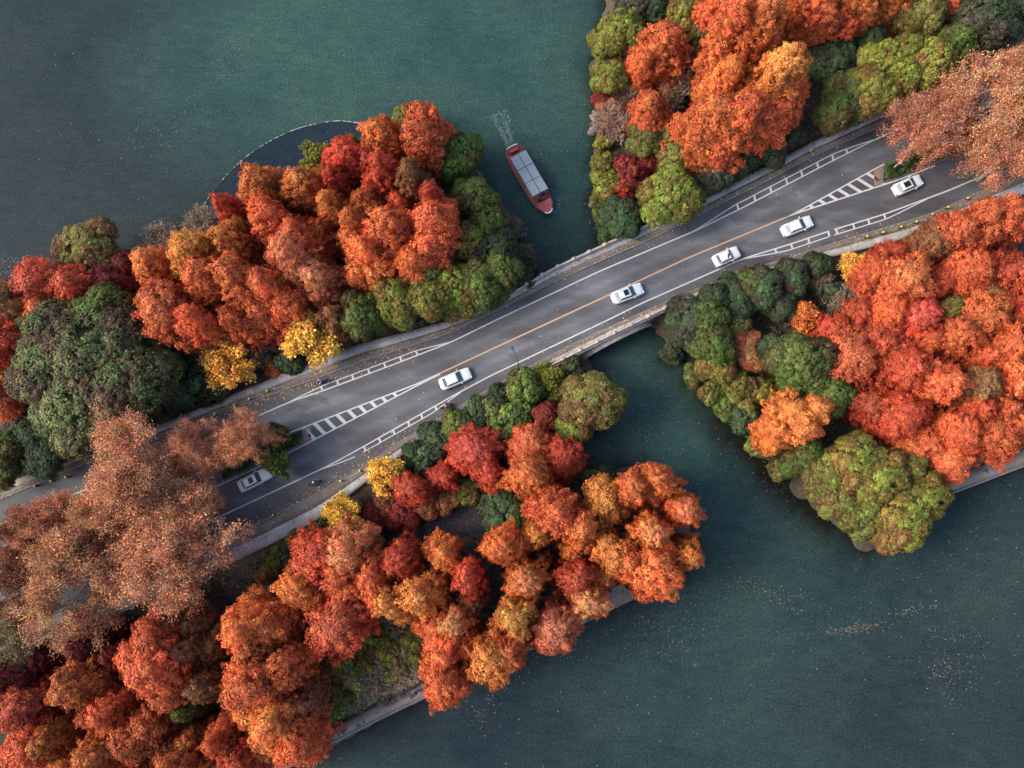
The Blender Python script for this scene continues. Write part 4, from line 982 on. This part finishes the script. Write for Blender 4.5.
cars = [((439.5,386.5),(472,372.5),'white sedan with pale blue windscreen, lowest car on the open road','sedan','plain','carpaint',4.65),
        ((610.5,301),(642.5,288.5),'silver white sedan with dark sunroof crossing the top of the bridge','sedan','sunroof','silver',4.7),
        ((712,264),(738.5,252),'small boxy white sedan beside the lamp post right of the bridge','sedan2','plain','carpaint',4.0),
        ((780,234),(811,221.5),'plain roofed white sedan level with the tip of the right hatched median','sedan','plain','carpaint',4.7),
        ((891,193.5),(920,180.5),'white sedan with dark panoramic roof beside the right planter','sedan','panorama','carpaint',4.5),
        ((240,488),(273,471),'white car with sunroof, partly hidden under the brown plane tree','sedan2','sunroof','carpaint',4.75)]
for a, b_, lab, kind, roof, mt, L in cars:
    c = make_car(lab, M[mt], L, 1.84, kind, roof); place_on_road(c, a, b_)

# ------------------------------------------------------------------ people
def body_mesh(name, joints, edges, radii, mat, parent, root=0):
    me = bpy.data.meshes.new(name); me.from_pydata(joints, edges, [])
    o = link(name, me, mat, parent)
    sk = o.modifiers.new('skin', 'SKIN'); sk.use_smooth_shade = True
    for v, r in zip(me.skin_vertices[0].data, radii): v.radius = (r, r)
    me.skin_vertices[0].data[root].use_root = True
    sb = o.modifiers.new('sub', 'SUBSURF'); sb.levels = 1; sb.render_levels = 1
    return o
def person(label, pose, loc, rz, top, legs, hair='hair', group=None, extra=None):
    """x forward, y left; one continuous skinned body with clothes as children"""
    e = empty('person', loc, rz); tag(e, label, 'person', group)
    if pose == 'walk':
        pel = (0, 0, .94); hipL, hipR = (0, .10, .90), (0, -.10, .90); knL, knR = (.16, .10, .50), (-.06, -.10, .49); anL, anR = (.26, .10, .10), (-.34, -.10, .14); toL, toR = (.42, .10, .05), (-.19, -.10, .04)
        chest = (.02, 0, 1.30); neck = (.03, 0, 1.50); head = (.05, 0, 1.62); shL, shR = (.02, .18, 1.42), (.02, -.18, 1.42); elL, elR = (-.10, .24, 1.15), (.10, -.24, 1.15); wrL, wrR = (-.02, .25, .93), (.28, -.24, .97)
    elif pose == 'sit':
        pel = (0, 0, .50); hipL, hipR = (.02, .11, .48), (.02, -.11, .48); knL, knR = (.42, .14, .50), (.42, -.14, .50); anL, anR = (.46, .14, .09), (.46, -.14, .09); toL, toR = (.62, .14, .04), (.62, -.14, .04)
        chest = (-.02, 0, .86); neck = (.02, 0, 1.06); head = (.06, 0, 1.19); shL, shR = (0, .18, .98), (0, -.18, .98); elL, elR = (.08, .24, .72), (.08, -.24, .72); wrL, wrR = (.30, .16, .62), (.30, -.16, .62)
    else:   # riding
        pel = (-.12, 0, .80); hipL, hipR = (-.10, .12, .78), (-.10, -.12, .78); knL, knR = (.28, .19, .72), (.28, -.19, .72); anL, anR = (.26, .17, .36), (.26, -.17, .36); toL, toR = (.42, .17, .33), (.42, -.17, .33)
        chest = (.00, 0, 1.14); neck = (.08, 0, 1.33); head = (.14, 0, 1.45); shL, shR = (.05, .19, 1.25), (.05, -.19, 1.25); elL, elR = (.20, .30, 1.04), (.20, -.30, 1.04); wrL, wrR = (.44, .28, 1.00), (.44, -.28, 1.00)
    J = [pel, chest, neck, head, shL, elL, wrL, shR, elR, wrR, hipL, knL, anL, toL, hipR, knR, anR, toR]
    E = [(0, 1), (1, 2), (2, 3), (1, 4), (4, 5), (5, 6), (1, 7), (7, 8), (8, 9), (0, 10), (10, 11), (11, 12), (12, 13), (0, 14), (14, 15), (15, 16), (16, 17)]
    R = [.12, .13, .055, .088, .06, .042, .03, .06, .042, .03, .085, .058, .042, .035, .085, .058, .042, .035]
    # hands with fingers
    for wi, el in ((6, 5), (9, 8)):
        w = Vector(J[wi]); d = (w-Vector(J[el])).normalized(); side = d.cross(Vector((0, 0, 1))).normalized()
        J.append(tuple(w+d*.07)); R.append(.03); E.append((wi, len(J)-1)); pi_ = len(J)-1
        for k in range(4):
            J.append(tuple(w+d*(.15+.012*(k in (1, 2)))+side*(k-1.5)*.022+Vector((0, 0, -.02)))); R.append(.009); E.append((pi_, len(J)-1))
        J.append(tuple(w+d*.06+side*-.06)); R.append(.010); E.append((wi, len(J)-1))
    body_mesh('body', J, E, R, M['skin'], e)
    mid = tuple(Vector(pel).lerp(Vector(chest), .5))
    body_mesh('jacket', [pel, mid, chest, shL, elL, tuple(Vector(elL).lerp(Vector(wrL), .85)), shR, elR, tuple(Vector(elR).lerp(Vector(wrR), .85))], [(0, 1), (1, 2), (2, 3), (3, 4), (4, 5), (2, 6), (6, 7), (7, 8)], [.155, .15, .165, .088, .064, .052, .088, .064, .052], M[top], e)
    body_mesh('trousers', [tuple(Vector(pel)+Vector((0, 0, .03))), hipL, knL, tuple(Vector(anL)+Vector((0, 0, .03))), hipR, knR, tuple(Vector(anR)+Vector((0, 0, .03)))], [(0, 1), (1, 2), (2, 3), (0, 4), (4, 5), (5, 6)], [.145, .112, .082, .062, .112, .082, .062], M[legs], e)
    for t_, a_ in ((toL, anL), (toR, anR)):
        b = MB(); c = (Vector(t_)+Vector(a_))/2; b.ball((c.x+.02, c.y, min(c.z, t_[2]+.02)), .13, 8, 6, (1.1, .42, .42)); b.build('shoe', M['black'], e, True)
    hb = MB(); hb.ball((head[0]-.015, 0, head[2]+.035), .112, 12, 8, (1.05, .92, .95)); hb.build('hair' if hair == 'hair' else 'helmet', M[hair], e, True)
    fb = MB(); fb.box((head[0]+.105, 0, head[2]), (.03, .025, .045), 0, .6); fb.build('nose', M['skin'], e)
    for s in (-1, 1):
        fb = MB(); fb.ball((head[0]+.083, s*.034, head[2]+.02), .012, 6, 4); fb.build('eye', M['black'], e)
    fb = MB(); fb.box((head[0]+.088, 0, head[2]-.045), (.012, .045, .01)); fb.build('mouth', M['redlens'], e)
    return e
def scooter(label, mat, a, b_):
    e = empty('motor_scooter'); tag(e, label, 'scooter')
    for x, nm in ((.62, 'wheel'), (-.58, 'wheel')):
        b = MB()
        n, m = 18, 6; vs = []
        for i in range(n):
            A = 2*math.pi*i/n
            for j in range(m):
                B_ = 2*math.pi*j/m; rr = .20+.05*math.cos(B_); vs.append((x+rr*math.cos(A), .05*math.sin(B_), .25+rr*math.sin(A)))
        b.add(vs, [(i*m+j, ((i+1) % n)*m+j, ((i+1) % n)*m+(j+1) % m, i*m+(j+1) % m) for i in range(n) for j in range(m)])
        w = b.build(nm, M['rubber'], e, True); h = MB(); h.tube([(x, -.04, .25), (x, .04, .25)], .16, 12); h.build('rim', M['rim'], w)
    b = MB(); b.loft([[(x, -w, z0), (x, w, z0), (x, w*.8, z1), (x, -w*.8, z1)] for x, w, z0, z1 in ((-.85, .06, .55, .66), (-.6, .15, .38, .72), (-.2, .16, .25, .72), (-.08, .17, .22, .40), (.30, .17, .22, .34), (.42, .16, .25, .80), (.52, .10, .35, .92), (.60, .05, .55, .90))]); b.build('body_shell', mat, e, bevel=.02)
    b = MB(); b.box((-.42, 0, .775), (.72, .27, .10), 0, .85); b.build('seat', M['black'], e, bevel=.03)
    b = MB(); b.tube([(.62, 0, .25), (.50, 0, .75), (.42, 0, 1.02)], .03, 8); b.tube([(.40, -.33, 1.02), (.44, 0, 1.03), (.40, .33, 1.02)], .018, 8); b.build('handlebar', M['steel'], e)
    b = MB(); b.ball((.58, 0, .84), .07, 10, 6, (.7, 1.1, 1)); b.build('headlight', M['lampglass'], e, True)
    for s in (-1, 1): b = MB(); b.tube([(.42, s*.24, 1.02), (.46, s*.32, 1.18)], .008, 5); b.ball((.46, s*.33, 1.2), .05, 8, 5, (.4, 1, .8)); b.build('mirror', M['black'], e)
    b = MB(); b.box((-.80, 0, .90), (.30, .34, .28), 0, .9); b.build('top_box', M['black'], e, bevel=.03)
    place_on_road(e, a, b_); return e
def ride(label, sc, top, legs, hair):
    p = person(label, 'ride', sc.location, 0, top, legs, hair, 'scooter riders on the side lanes'); p.rotation_euler = sc.rotation_euler; p.location = sc.location; return p
s1 = scooter('black motor scooter in the north side lane under the yellow ginkgo', M['black'], (328.5,379.5), (316.5,385)); ride('rider in white top on the scooter in the north side lane', s1, 'paleshirt', 'darkblue', 'black')
s2 = scooter('dark motor scooter in the south side lane beside the leafy verge', M['steel'], (309.5,485.5), (321.5,480)); ride('rider in pale jacket and dark trousers on the south lane scooter', s2, 'greycloth', 'darkblue', 'white')
s3 = scooter('dark motor scooter close to the green hedge below the lowest sedan', M['red'], (441,409.5), (452,403.5)); ride('rider in purple pink coat close to the green hedge', s3, 'pinkcoat', 'purple', 'black')
pz = 1.36
person('pedestrian in purple walking on the promenade near the lower left trees', 'walk', wp(345, 730, pz), R_(28), 'purple', 'darkblue', 'hair', 'people on the promenade')
person('person in dark clothes on the promenade beside the clearing, near the island trees', 'walk', wp(417, 691, pz), R_(205), 'darkblue', 'greycloth', 'hair', 'people on the promenade')

# ------------------------------------------------------------------ street lamps, bollards, signs
def lamp(base, towards, label):
    p = Vector(roadpt(*base, .13)); q = Vector(roadpt(*towards, .13)); d = (q-p); d.z = 0; d.normalize()
    e = empty('street_lamp', tuple(p), math.atan2(d.y, d.x)); tag(e, label, 'street lamp', 'street lamps along the south kerb')
    b = MB(); b.tube([(0, 0, 0), (0, 0, .9), (0, 0, .95), (0, 0, 7.6)], [.16, .15, .10, .065], 10); b.build('pole', M['steel'], e, True)
    b = MB(); b.tube([(0, 0, 7.4), (.25, 0, 7.9), (.8, 0, 8.1), (1.5, 0, 8.12)], [.05, .045, .04, .035], 8); b.build('arm', M['steel'], e, True)
    b = MB(); b.loft([[(1.35, -.10, 8.08), (1.35, .10, 8.08), (1.35, .08, 8.2), (1.35, -.08, 8.2)], [(1.75, -.17, 8.06), (1.75, .17, 8.06), (1.75, .13, 8.22), (1.75, -.13, 8.22)], [(2.1, -.09, 8.08), (2.1, .09, 8.08), (2.1, .06, 8.16), (2.1, -.06, 8.16)]]); hd = b.build('lamp_head', M['steel'], e, bevel=.02)
    b = MB(); b.box((1.75, 0, 8.05), (.5, .22, .03)); b.build('lens', M['lampglass'], hd)
    b = MB(); b.box((0, 0, .06), (.5, .5, .12), 0, .8); b.build('base', M['kerb'], e)
    return e
lamp((519,371), (512,355), 'dark curved street lamp between the dark hedge and the bridge')
lamp((712,285), (716,268), 'dark street lamp beside the small boxy white sedan')
def bollard_proto():
    e = empty('bollard'); b = MB(); b.tube([(0, 0, -.05), (0, 0, .62), (0, 0, .70)], [.16, .14, .10], 12); b.build('post', M['black'], e, True)
    b = MB(); b.tube([(0, 0, .70), (0, 0, .78), (0, 0, .80)], [.15, .13, .05], 12); b.build('cap', M['yellow'], e, True)
    b = MB(); b.tube([(0, 0, .45), (0, 0, .53)], [.158, .154], 12); b.build('band', M['yellow'], e)
    return e
bpos = [((865,238),), ((881,234),), ((899,228.5),), ((914,223.5),), ((930,216),), ((945.5,209),), ((965,200),),
        ((809,153),), ((205,420),), ((217,414.5),), ((236,406),), ((251,399.5),), ((269,391.5),), ((38,486),), ((54,481),), ((69,477),), ((274.6,515),), ((342,481),), ((361,471),)]
blab = ['first yellow capped bollard from the left on the upper right pavement', 'second yellow capped bollard from the left on the upper right pavement', 'third yellow capped bollard from the left on the upper right pavement', 'fourth yellow capped bollard from the left on the upper right pavement',
        'fifth yellow capped bollard from the left on the upper right pavement', 'sixth yellow capped bollard from the left, upper right pavement', 'rightmost yellow capped bollard, near the plane tree on the upper right pavement',
        'lone yellow capped bollard on the north kerb opposite the right hatched median', 'leftmost of the five bollards on the kerb below the yellow ginkgos', 'second of the five kerb bollards below the yellow ginkgos', 'middle of the five kerb bollards below the yellow ginkgos',
        'fourth of the five kerb bollards below the yellow ginkgos', 'rightmost of the five kerb bollards below the yellow ginkgos', 'leftmost of three bollards at the left end of the north pavement', 'middle of three bollards at the left end of the north pavement',
        'rightmost of three bollards at the left end of the north pavement', 'leftmost bollard on the leafy south verge', 'middle bollard on the leafy south verge by the scooter', 'rightmost bollard on the leafy south verge near the yellow ginkgo']
bp0 = bollard_proto()
for i, (b_, lab) in enumerate(zip(bpos, blab)):
    o = bp0 if i == 0 else copy_tree(bp0); o.location = roadpt(*b_[0], .14); tag(o, lab, 'bollard', 'yellow capped bollards along the kerbs')
def island(x0, x1, label, leafn, gm, seed):
    xc = (x0+x1)/2; c0 = Vector(roadpt(xc, float(cCu(xc)+cCl(xc))/2)); e = empty('median_planter', tuple(c0)); tag(e, label, 'planter', 'planted ends of the median')
    V, F = ribbon(off(cCu, 1.6), off(cCl, -1.6), x0, x1, .16, ny=1, skirt=.25); link('kerb_edge', np_mesh('kerb_edge', V-np.array(c0), F), M['kerb'], e)
    V, F = ribbon(off(cCu, 3.0), off(cCl, -3.0), x0+1.5, x1-1.5, .22, ny=1, skirt=.2); link('soil', np_mesh('soil', V-np.array(c0), F), M['ground'], e)
    r = np.random.default_rng(seed); n = leafn; f = r.random(n); fx = x0+3+(x1-x0-6)*r.random(n)
    yy = (cCu(fx)+4)*(1-f)+(cCl(fx)-4)*f; C = RP(fx, yy, .45+.3*r.random(n))-np.array(c0)
    up = np.tile([0, 0, 1.], (n, 1)); V, F, T = tufts(r, C, up, up, .35, .4, 20, .17, tint=tuft_tint(r, n, .2, .15))
    o = link('planting', np_mesh('planting', V, F, tint=T), M['leaf'], e); o.color = (.045, .075, .02, 1)
    return e
island(222, 304, 'low green planted left end of the median with a kerb', 260, None, 5)
island(881, 985, 'low green planted right end of the median with a kerb', 300, None, 6)
# orange flowering patch and tan tiles at the blunt ends of the hatching
def tri(name, x0, x1, mat):
    V, F = ribbon(off(cCu, 1.5), off(cCl, -1.5), x0, x1, .02, nx=4, ny=1); return tag(link(name, np_mesh(name, V, F), mat), kind='structure')
M['tan'] = simple('tan tiles', (.20, .12, .09), .8, var=.3, scale=4)
tri('median_tiles', 304, 311, M['tan']); tri('median_tiles', 874, 881, M['tan'])
def sign(px, py, label, rz):
    p = roadpt(px, py, .2); e = empty('road_sign', p, rz); tag(e, label, 'sign', 'white signs on the median planters')
    b = MB(); b.tube([(0, 0, 0), (0, 0, 1.9)], .05, 8); b.build('post', M['steel'], e)
    b = MB(); b.box((0, .06, 1.55), (.85, .05, 1.15)); b.build('board', M['white'], e, bevel=.01)
    b = MB(); b.box((0, .09, 1.55), (.80, .012, 1.08)); b.build('board_face', M['white'], e)
    return e
sign(290.5, 441, 'white sign board on the left median planter', R_(200)); sign(893, 170, 'white sign board on the right median planter', R_(25))

# ------------------------------------------------------------------ boat
bo = empty('tour_boat'); tag(bo, 'red wooden tour boat with six grey roof panels heading down the channel', 'boat')
BA, BB = Vector(wp(512, 149, .4)), Vector(wp(549, 213, .4)); bo.location = ((BA+BB)/2).x, ((BA+BB)/2).y, 0; bo.rotation_euler = (0, 0, math.atan2((BB-BA).y, (BB-BA).x))
LB = (BB-BA).length; hb = 1.6
st = [(-.50, .62, .95), (-.47, .80, .85), (-.40, .92, .78), (-.2, 1, .72), (.1, 1, .72), (.28, .95, .76), (.38, .82, .84), (.45, .58, .96), (.49, .40, 1.06), (.505, .30, 1.12)]
b = MB(); b.loft([[(x*LB, -w*hb*.6, -.35), (x*LB, -w*hb*.93, .1), (x*LB, -w*hb, z), (x*LB, -w*hb+.10, z+.02), (x*LB, -w*hb+.12, .50 if abs(x) < .47 else z-.03), (x*LB, w*hb-.12, .50 if abs(x) < .47 else z-.03), (x*LB, w*hb-.10, z+.02), (x*LB, w*hb, z), (x*LB, w*hb*.93, .1), (x*LB, w*hb*.6, -.35)] for x, w, z in st]); b.build('hull', M['red'], bo)
b = MB(); b.loft([[(x*LB, -w*hb*.86, .56), (x*LB, w*hb*.86, .56), (x*LB, w*hb*.86, .60), (x*LB, -w*hb*.86, .60)] for x, w in ((-.46, .8), (-.2, 1), (.3, .93))]); b.build('deck', M['reddeck'], bo)
b = MB(); b.loft([[(x*LB, -w*hb*.86, z), (x*LB, w*hb*.86, z), (x*LB, w*hb*.86, z+.06), (x*LB, -w*hb*.86, z+.06)] for x, w, z in ((.335, .9, .80), (.38, .82, .86), (.45, .58, .97), (.495, .36, 1.07))]); b.build('bow_deck', M['reddeck'], bo)
b = MB(); b.tube([(.488*LB, -.62, 1.05), (.512*LB, -.3, 1.1), (.518*LB, 0, 1.12), (.512*LB, .3, 1.1), (.488*LB, .62, 1.05)], .11, 8); b.build('bow_fender', M['white'], bo, True)
x0, x1 = -.33*LB, .27*LB; yw = hb*.80
fr = MB(); fr.box(((x0+x1)/2, 0, 2.32), (x1-x0+.12, yw*2+.10, .08)); cf = fr.build('canopy_frame', M['steel'], bo)
for i in range(3):
    for s in (-1, 1):
        w = (x1-x0)/3; b = MB(); cxp = x0+w*(i+.5); b.loft([[(cxp-w/2+.05, s*.05, 2.46), (cxp+w/2-.05, s*.05, 2.46), (cxp+w/2-.05, s*yw, 2.38), (cxp-w/2+.05, s*yw, 2.38)], [(cxp-w/2+.05, s*.05, 2.50), (cxp+w/2-.05, s*.05, 2.50), (cxp+w/2-.05, s*yw, 2.42), (cxp-w/2+.05, s*yw, 2.42)]]); b.build('roof_panel', M['panel'], cf)
for x in (x0+.1, (x0+x1)/2-.9, (x0+x1)/2+.9, x1-.1):
    for s in (-1, 1): b = MB(); b.tube([(x, s*(yw-.05), .55), (x, s*(yw-.05), 2.3)], .045, 8); b.build('canopy_post', M['red'], bo)
for s in (-1, 1): b = MB(); b.box(((x0+x1)/2, s*(yw-.28), .85), (x1-x0-.5, .4, .08)); b.box(((x0+x1)/2, s*(yw-.28), .7), (x1-x0-.6, .3, .25)); b.build('bench', M['wood'], bo)
b = MB(); b.box((-.445*LB, 0, 1.0), (.55, 1.5, .5), 0, .92); b.build('engine_box', M['red'], bo, bevel=.03)
b = MB(); b.tube([(-.50*LB, -.85, 1.25), (-.505*LB, 0, 1.28), (-.50*LB, .85, 1.25)], .07, 6); b.tube([(-.5*LB, -.85, .8), (-.50*LB, -.85, 1.25)], .05, 6); b.tube([(-.5*LB, .85, .8), (-.50*LB, .85, 1.25)], .05, 6); b.build('stern_rail', M['white'], bo)
b = MB(); b.box((.30*LB, -.35, .95), (.35, .4, .7)); b.build('helm_seat', M['black'], bo, bevel=.03)
person('boat driver in dark clothes seated behind the bow of the red boat', 'sit', tuple(bo.matrix_basis @ Vector((.275*LB, .35, .60))), bo.rotation_euler.z, 'darkblue', 'greycloth', 'hair')
# wake: thin broken foam on the water behind and along the boat
r = np.random.default_rng(21); C = []
A = np.array(wp(511, 147, 0)[:2]); Bw = np.array(wp(497, 108, 0)[:2])
for k in range(700):
    t = r.random()**1.6*.9; s = r.choice([-1, 1]); p = A*(1-t)+Bw*t; d = (Bw-A)/np.linalg.norm(Bw-A); n_ = np.array([-d[1], d[0]])
    C.append(p+n_*(s*(.28+.6*t)+r.normal()*(.13+.35*t)))
bx = np.array([wp(549, 214, 0)[:2], wp(538, 207, 0)[:2]]); by = np.array([wp(556, 213, 0)[:2], wp(560, 200, 0)[:2]])
for k in range(90):
    t = r.random()**1.5; q = bx if r.random() < .6 else by; C.append(q[0]*(1-t)+q[1]*t+r.normal(size=2)*.10)
for k in range(50):
    C.append(np.array(wp(549, 214, 0)[:2])*(1-(k/50))+np.array(wp(556, 212.5, 0)[:2])*(k/50)+r.normal(size=2)*.1)
C = np.array(C); V, F = leaf_quads(r, np.column_stack([C, np.full(len(C), .045)]), np.tile([0, 0, 1.], (len(C), 1)), .075, 1.8)
V[:, 2] = .045
me = np_mesh('wake_foam', V, F); tag(link('wake_foam', me, M['foam']), 'white foam wake trailing behind the red boat', 'foam', kind='stuff')

# ------------------------------------------------------------------ floating boom
bm_ = empty('floating_boom', wp(203, 207, 0)); tag(bm_, 'curved floating boom line of pale floats off the north west shore', 'boom')
pts = [Vector(wp(a, c, .06))-bm_.location for a, c in bp]
def cr(P, t):
    i = min(int(t), len(P)-2); f = t-i; g = lambda j: P[max(0, min(len(P)-1, j))]
    a, b_, c, d = g(i-1), g(i), g(i+1), g(i+2)
    return .5*((2*b_)+(c-a)*f+(2*a-5*b_+4*c-d)*f*f+(3*b_-3*c+d-a)*f**3)
path = [cr(pts, t) for t in np.linspace(0, len(pts)-1.001, 120)]
b = MB(); b.tube(path, .035, 6); b.build('rope', M['bark'], bm_)
rr = random.Random(5); nfl = 96
for k in range(nfl):
    t = k/(nfl-1)*(len(pts)-1.01)
    if rr.random() < (.35 if 3 < t < 10 else .7): continue
    c = cr(pts, t); d = (cr(pts, min(t+.05, len(pts)-1.001))-c).normalized(); L = rr.uniform(.10, .26)
    b = MB(); b.tube([c-d*L, c-d*L*.8, c+d*L*.8, c+d*L], [.03, .075, .075, .03], 7); b.build('float', M['float'], bm_, True)

# ------------------------------------------------------------------ fallen leaves: on the verges, the road and the water
def scatter(name, P, size, colors, label, seed, flat=True, z=None):
    r = np.random.default_rng(seed); n = len(P); N = nrmz(np.tile([0, 0, 1.], (n, 1))+.15*rdir(r, n))
    V, F = leaf_quads(r, P, N, size, 1.3); T = np.repeat(np.array(colors)[r.integers(0, len(colors), n)]*(1+.2*r.normal(size=(n, 1))).clip(.5, 1.6), 4, 0)
    o = link(name, np_mesh(name, V, F, tint=T), M['leaf']); o.color = (1, 1, 1, 1); tag(o, label, 'fallen leaves', kind='stuff'); return o
r = np.random.default_rng(31); Lc = [(.42, .22, .08), (.5, .3, .1), (.30, .12, .06), (.22, .15, .09), (.6, .42, .12)]
pp = []
for ca, cb, n, pw in ((cNo, cNk, 2300, 1), (cSk, cSo, 2000, 1)):
    x = r.uniform(-60, 1100, n); f = r.random(n); y = ca(x)*(1-f)+cb(x)*f; pp.append(RP(x, y, .17))
for n, x0, x1, side in ((380, 150, 420, 0), (230, 220, 420, 1), (120, 420, 900, 0), (120, 420, 900, 1)):
    x = r.uniform(x0, x1, n); d = r.exponential(5, n).clip(0, 26)
    y = cNk(x)+1+d if side == 0 else cSk(x)-1-d; pp.append(RP(x, y, .035))
x = r.uniform(230, 980, 60); f = r.random(60); pp.append(RP(x, cNk(x)*(1-f)+cSk(x)*f, .035))
scatter('fallen_leaves', np.concatenate(pp), .15, Lc, 'brown and yellow fallen leaves along the kerbs and verges', 32)
pp = []
def wl(n, px, py, sx, sy, ang=0):
    u, v = r.normal(size=n)*sx, r.normal(size=n)*sy; c, s = math.cos(R_(ang)), math.sin(R_(ang)); X_, Y_ = px+u*c+v*s, py-u*s+v*c
    x, y = un(X_, Y_, .03); k = land_sd(x, y) < -.2; pp.append(np.column_stack([x[k], y[k], np.full(k.sum(), .04)]))
for a in ((150, 770, 592, 30, 6, -20), (60, 700, 600, 25, 12), (170, 850, 630, 22, 3, 8), (90, 905, 612, 22, 3, 14), (110, 665, 640, 22, 14), (80, 640, 615, 18, 10), (140, 960, 650, 26, 22), (50, 945, 670, 8, 5), (170, 820, 620, 130, 60), (130, 960, 560, 60, 60), (80, 700, 520, 60, 60),
          (110, 235, 55, 22, 9, 40), (90, 165, 130, 26, 14, 30), (110, 150, 130, 90, 60), (80, 450, 70, 90, 50), (50, 570, 130, 40, 60), (500, 440, 522, 60, 12, 12), (400, 340, 560, 60, 14, 25), (500, 225, 608, 60, 14, 22), (160, 600, 180, 8, 50), (70, 640, 440, 50, 50), (120, 10, 268, 12, 5), (120, 780, 480, 40, 15, -38), (110, 600, 720, 190, 40), (60, 480, 710, 26, 10), (140, 560, 650, 40, 12, 25)): wl(*a)
scatter('floating_leaves', np.concatenate(pp), .12, [(.22, .17, .12), (.28, .19, .11), (.14, .10, .07), (.22, .22, .19)], 'small pale leaves drifting on the lake in loose streaks', 33)
# rocks on the channel shore
rk = random.Random(9)
for i, (px, py) in enumerate([(594, 118), (596, 124), (593, 131), (597, 112), (592, 205), (601, 140)]):
    b = MB(); b.ball((0, 0, 0), 1, 7, 5); vs = [Vector(v)*rk.uniform(.8, 1.15) for v in b.v]; b.v = [tuple(Vector((v.x*rk.uniform(.9, 1.1), v.y, v.z*.6))) for v in vs]
    o = b.build('shore_rock', M['darkstone'], None); s = rk.uniform(.5, .9); o.scale = (s, s*.8, s*.7); o.location = wp(px, py, .2); o.rotation_euler = (0, 0, rk.uniform(0, 6))
    tag(o, ['pale rock in the middle of the rocky channel shore', 'pale rock just below the middle of the rocky channel shore', 'pale rock third from the top on the channel shore', 'topmost pale rock on the channel shore', 'lone rock low on the channel shore near the bright green shrubs', 'rock behind the others beside the green shrub on the channel shore'][i], 'rock', 'pale rocks along the channel shore')
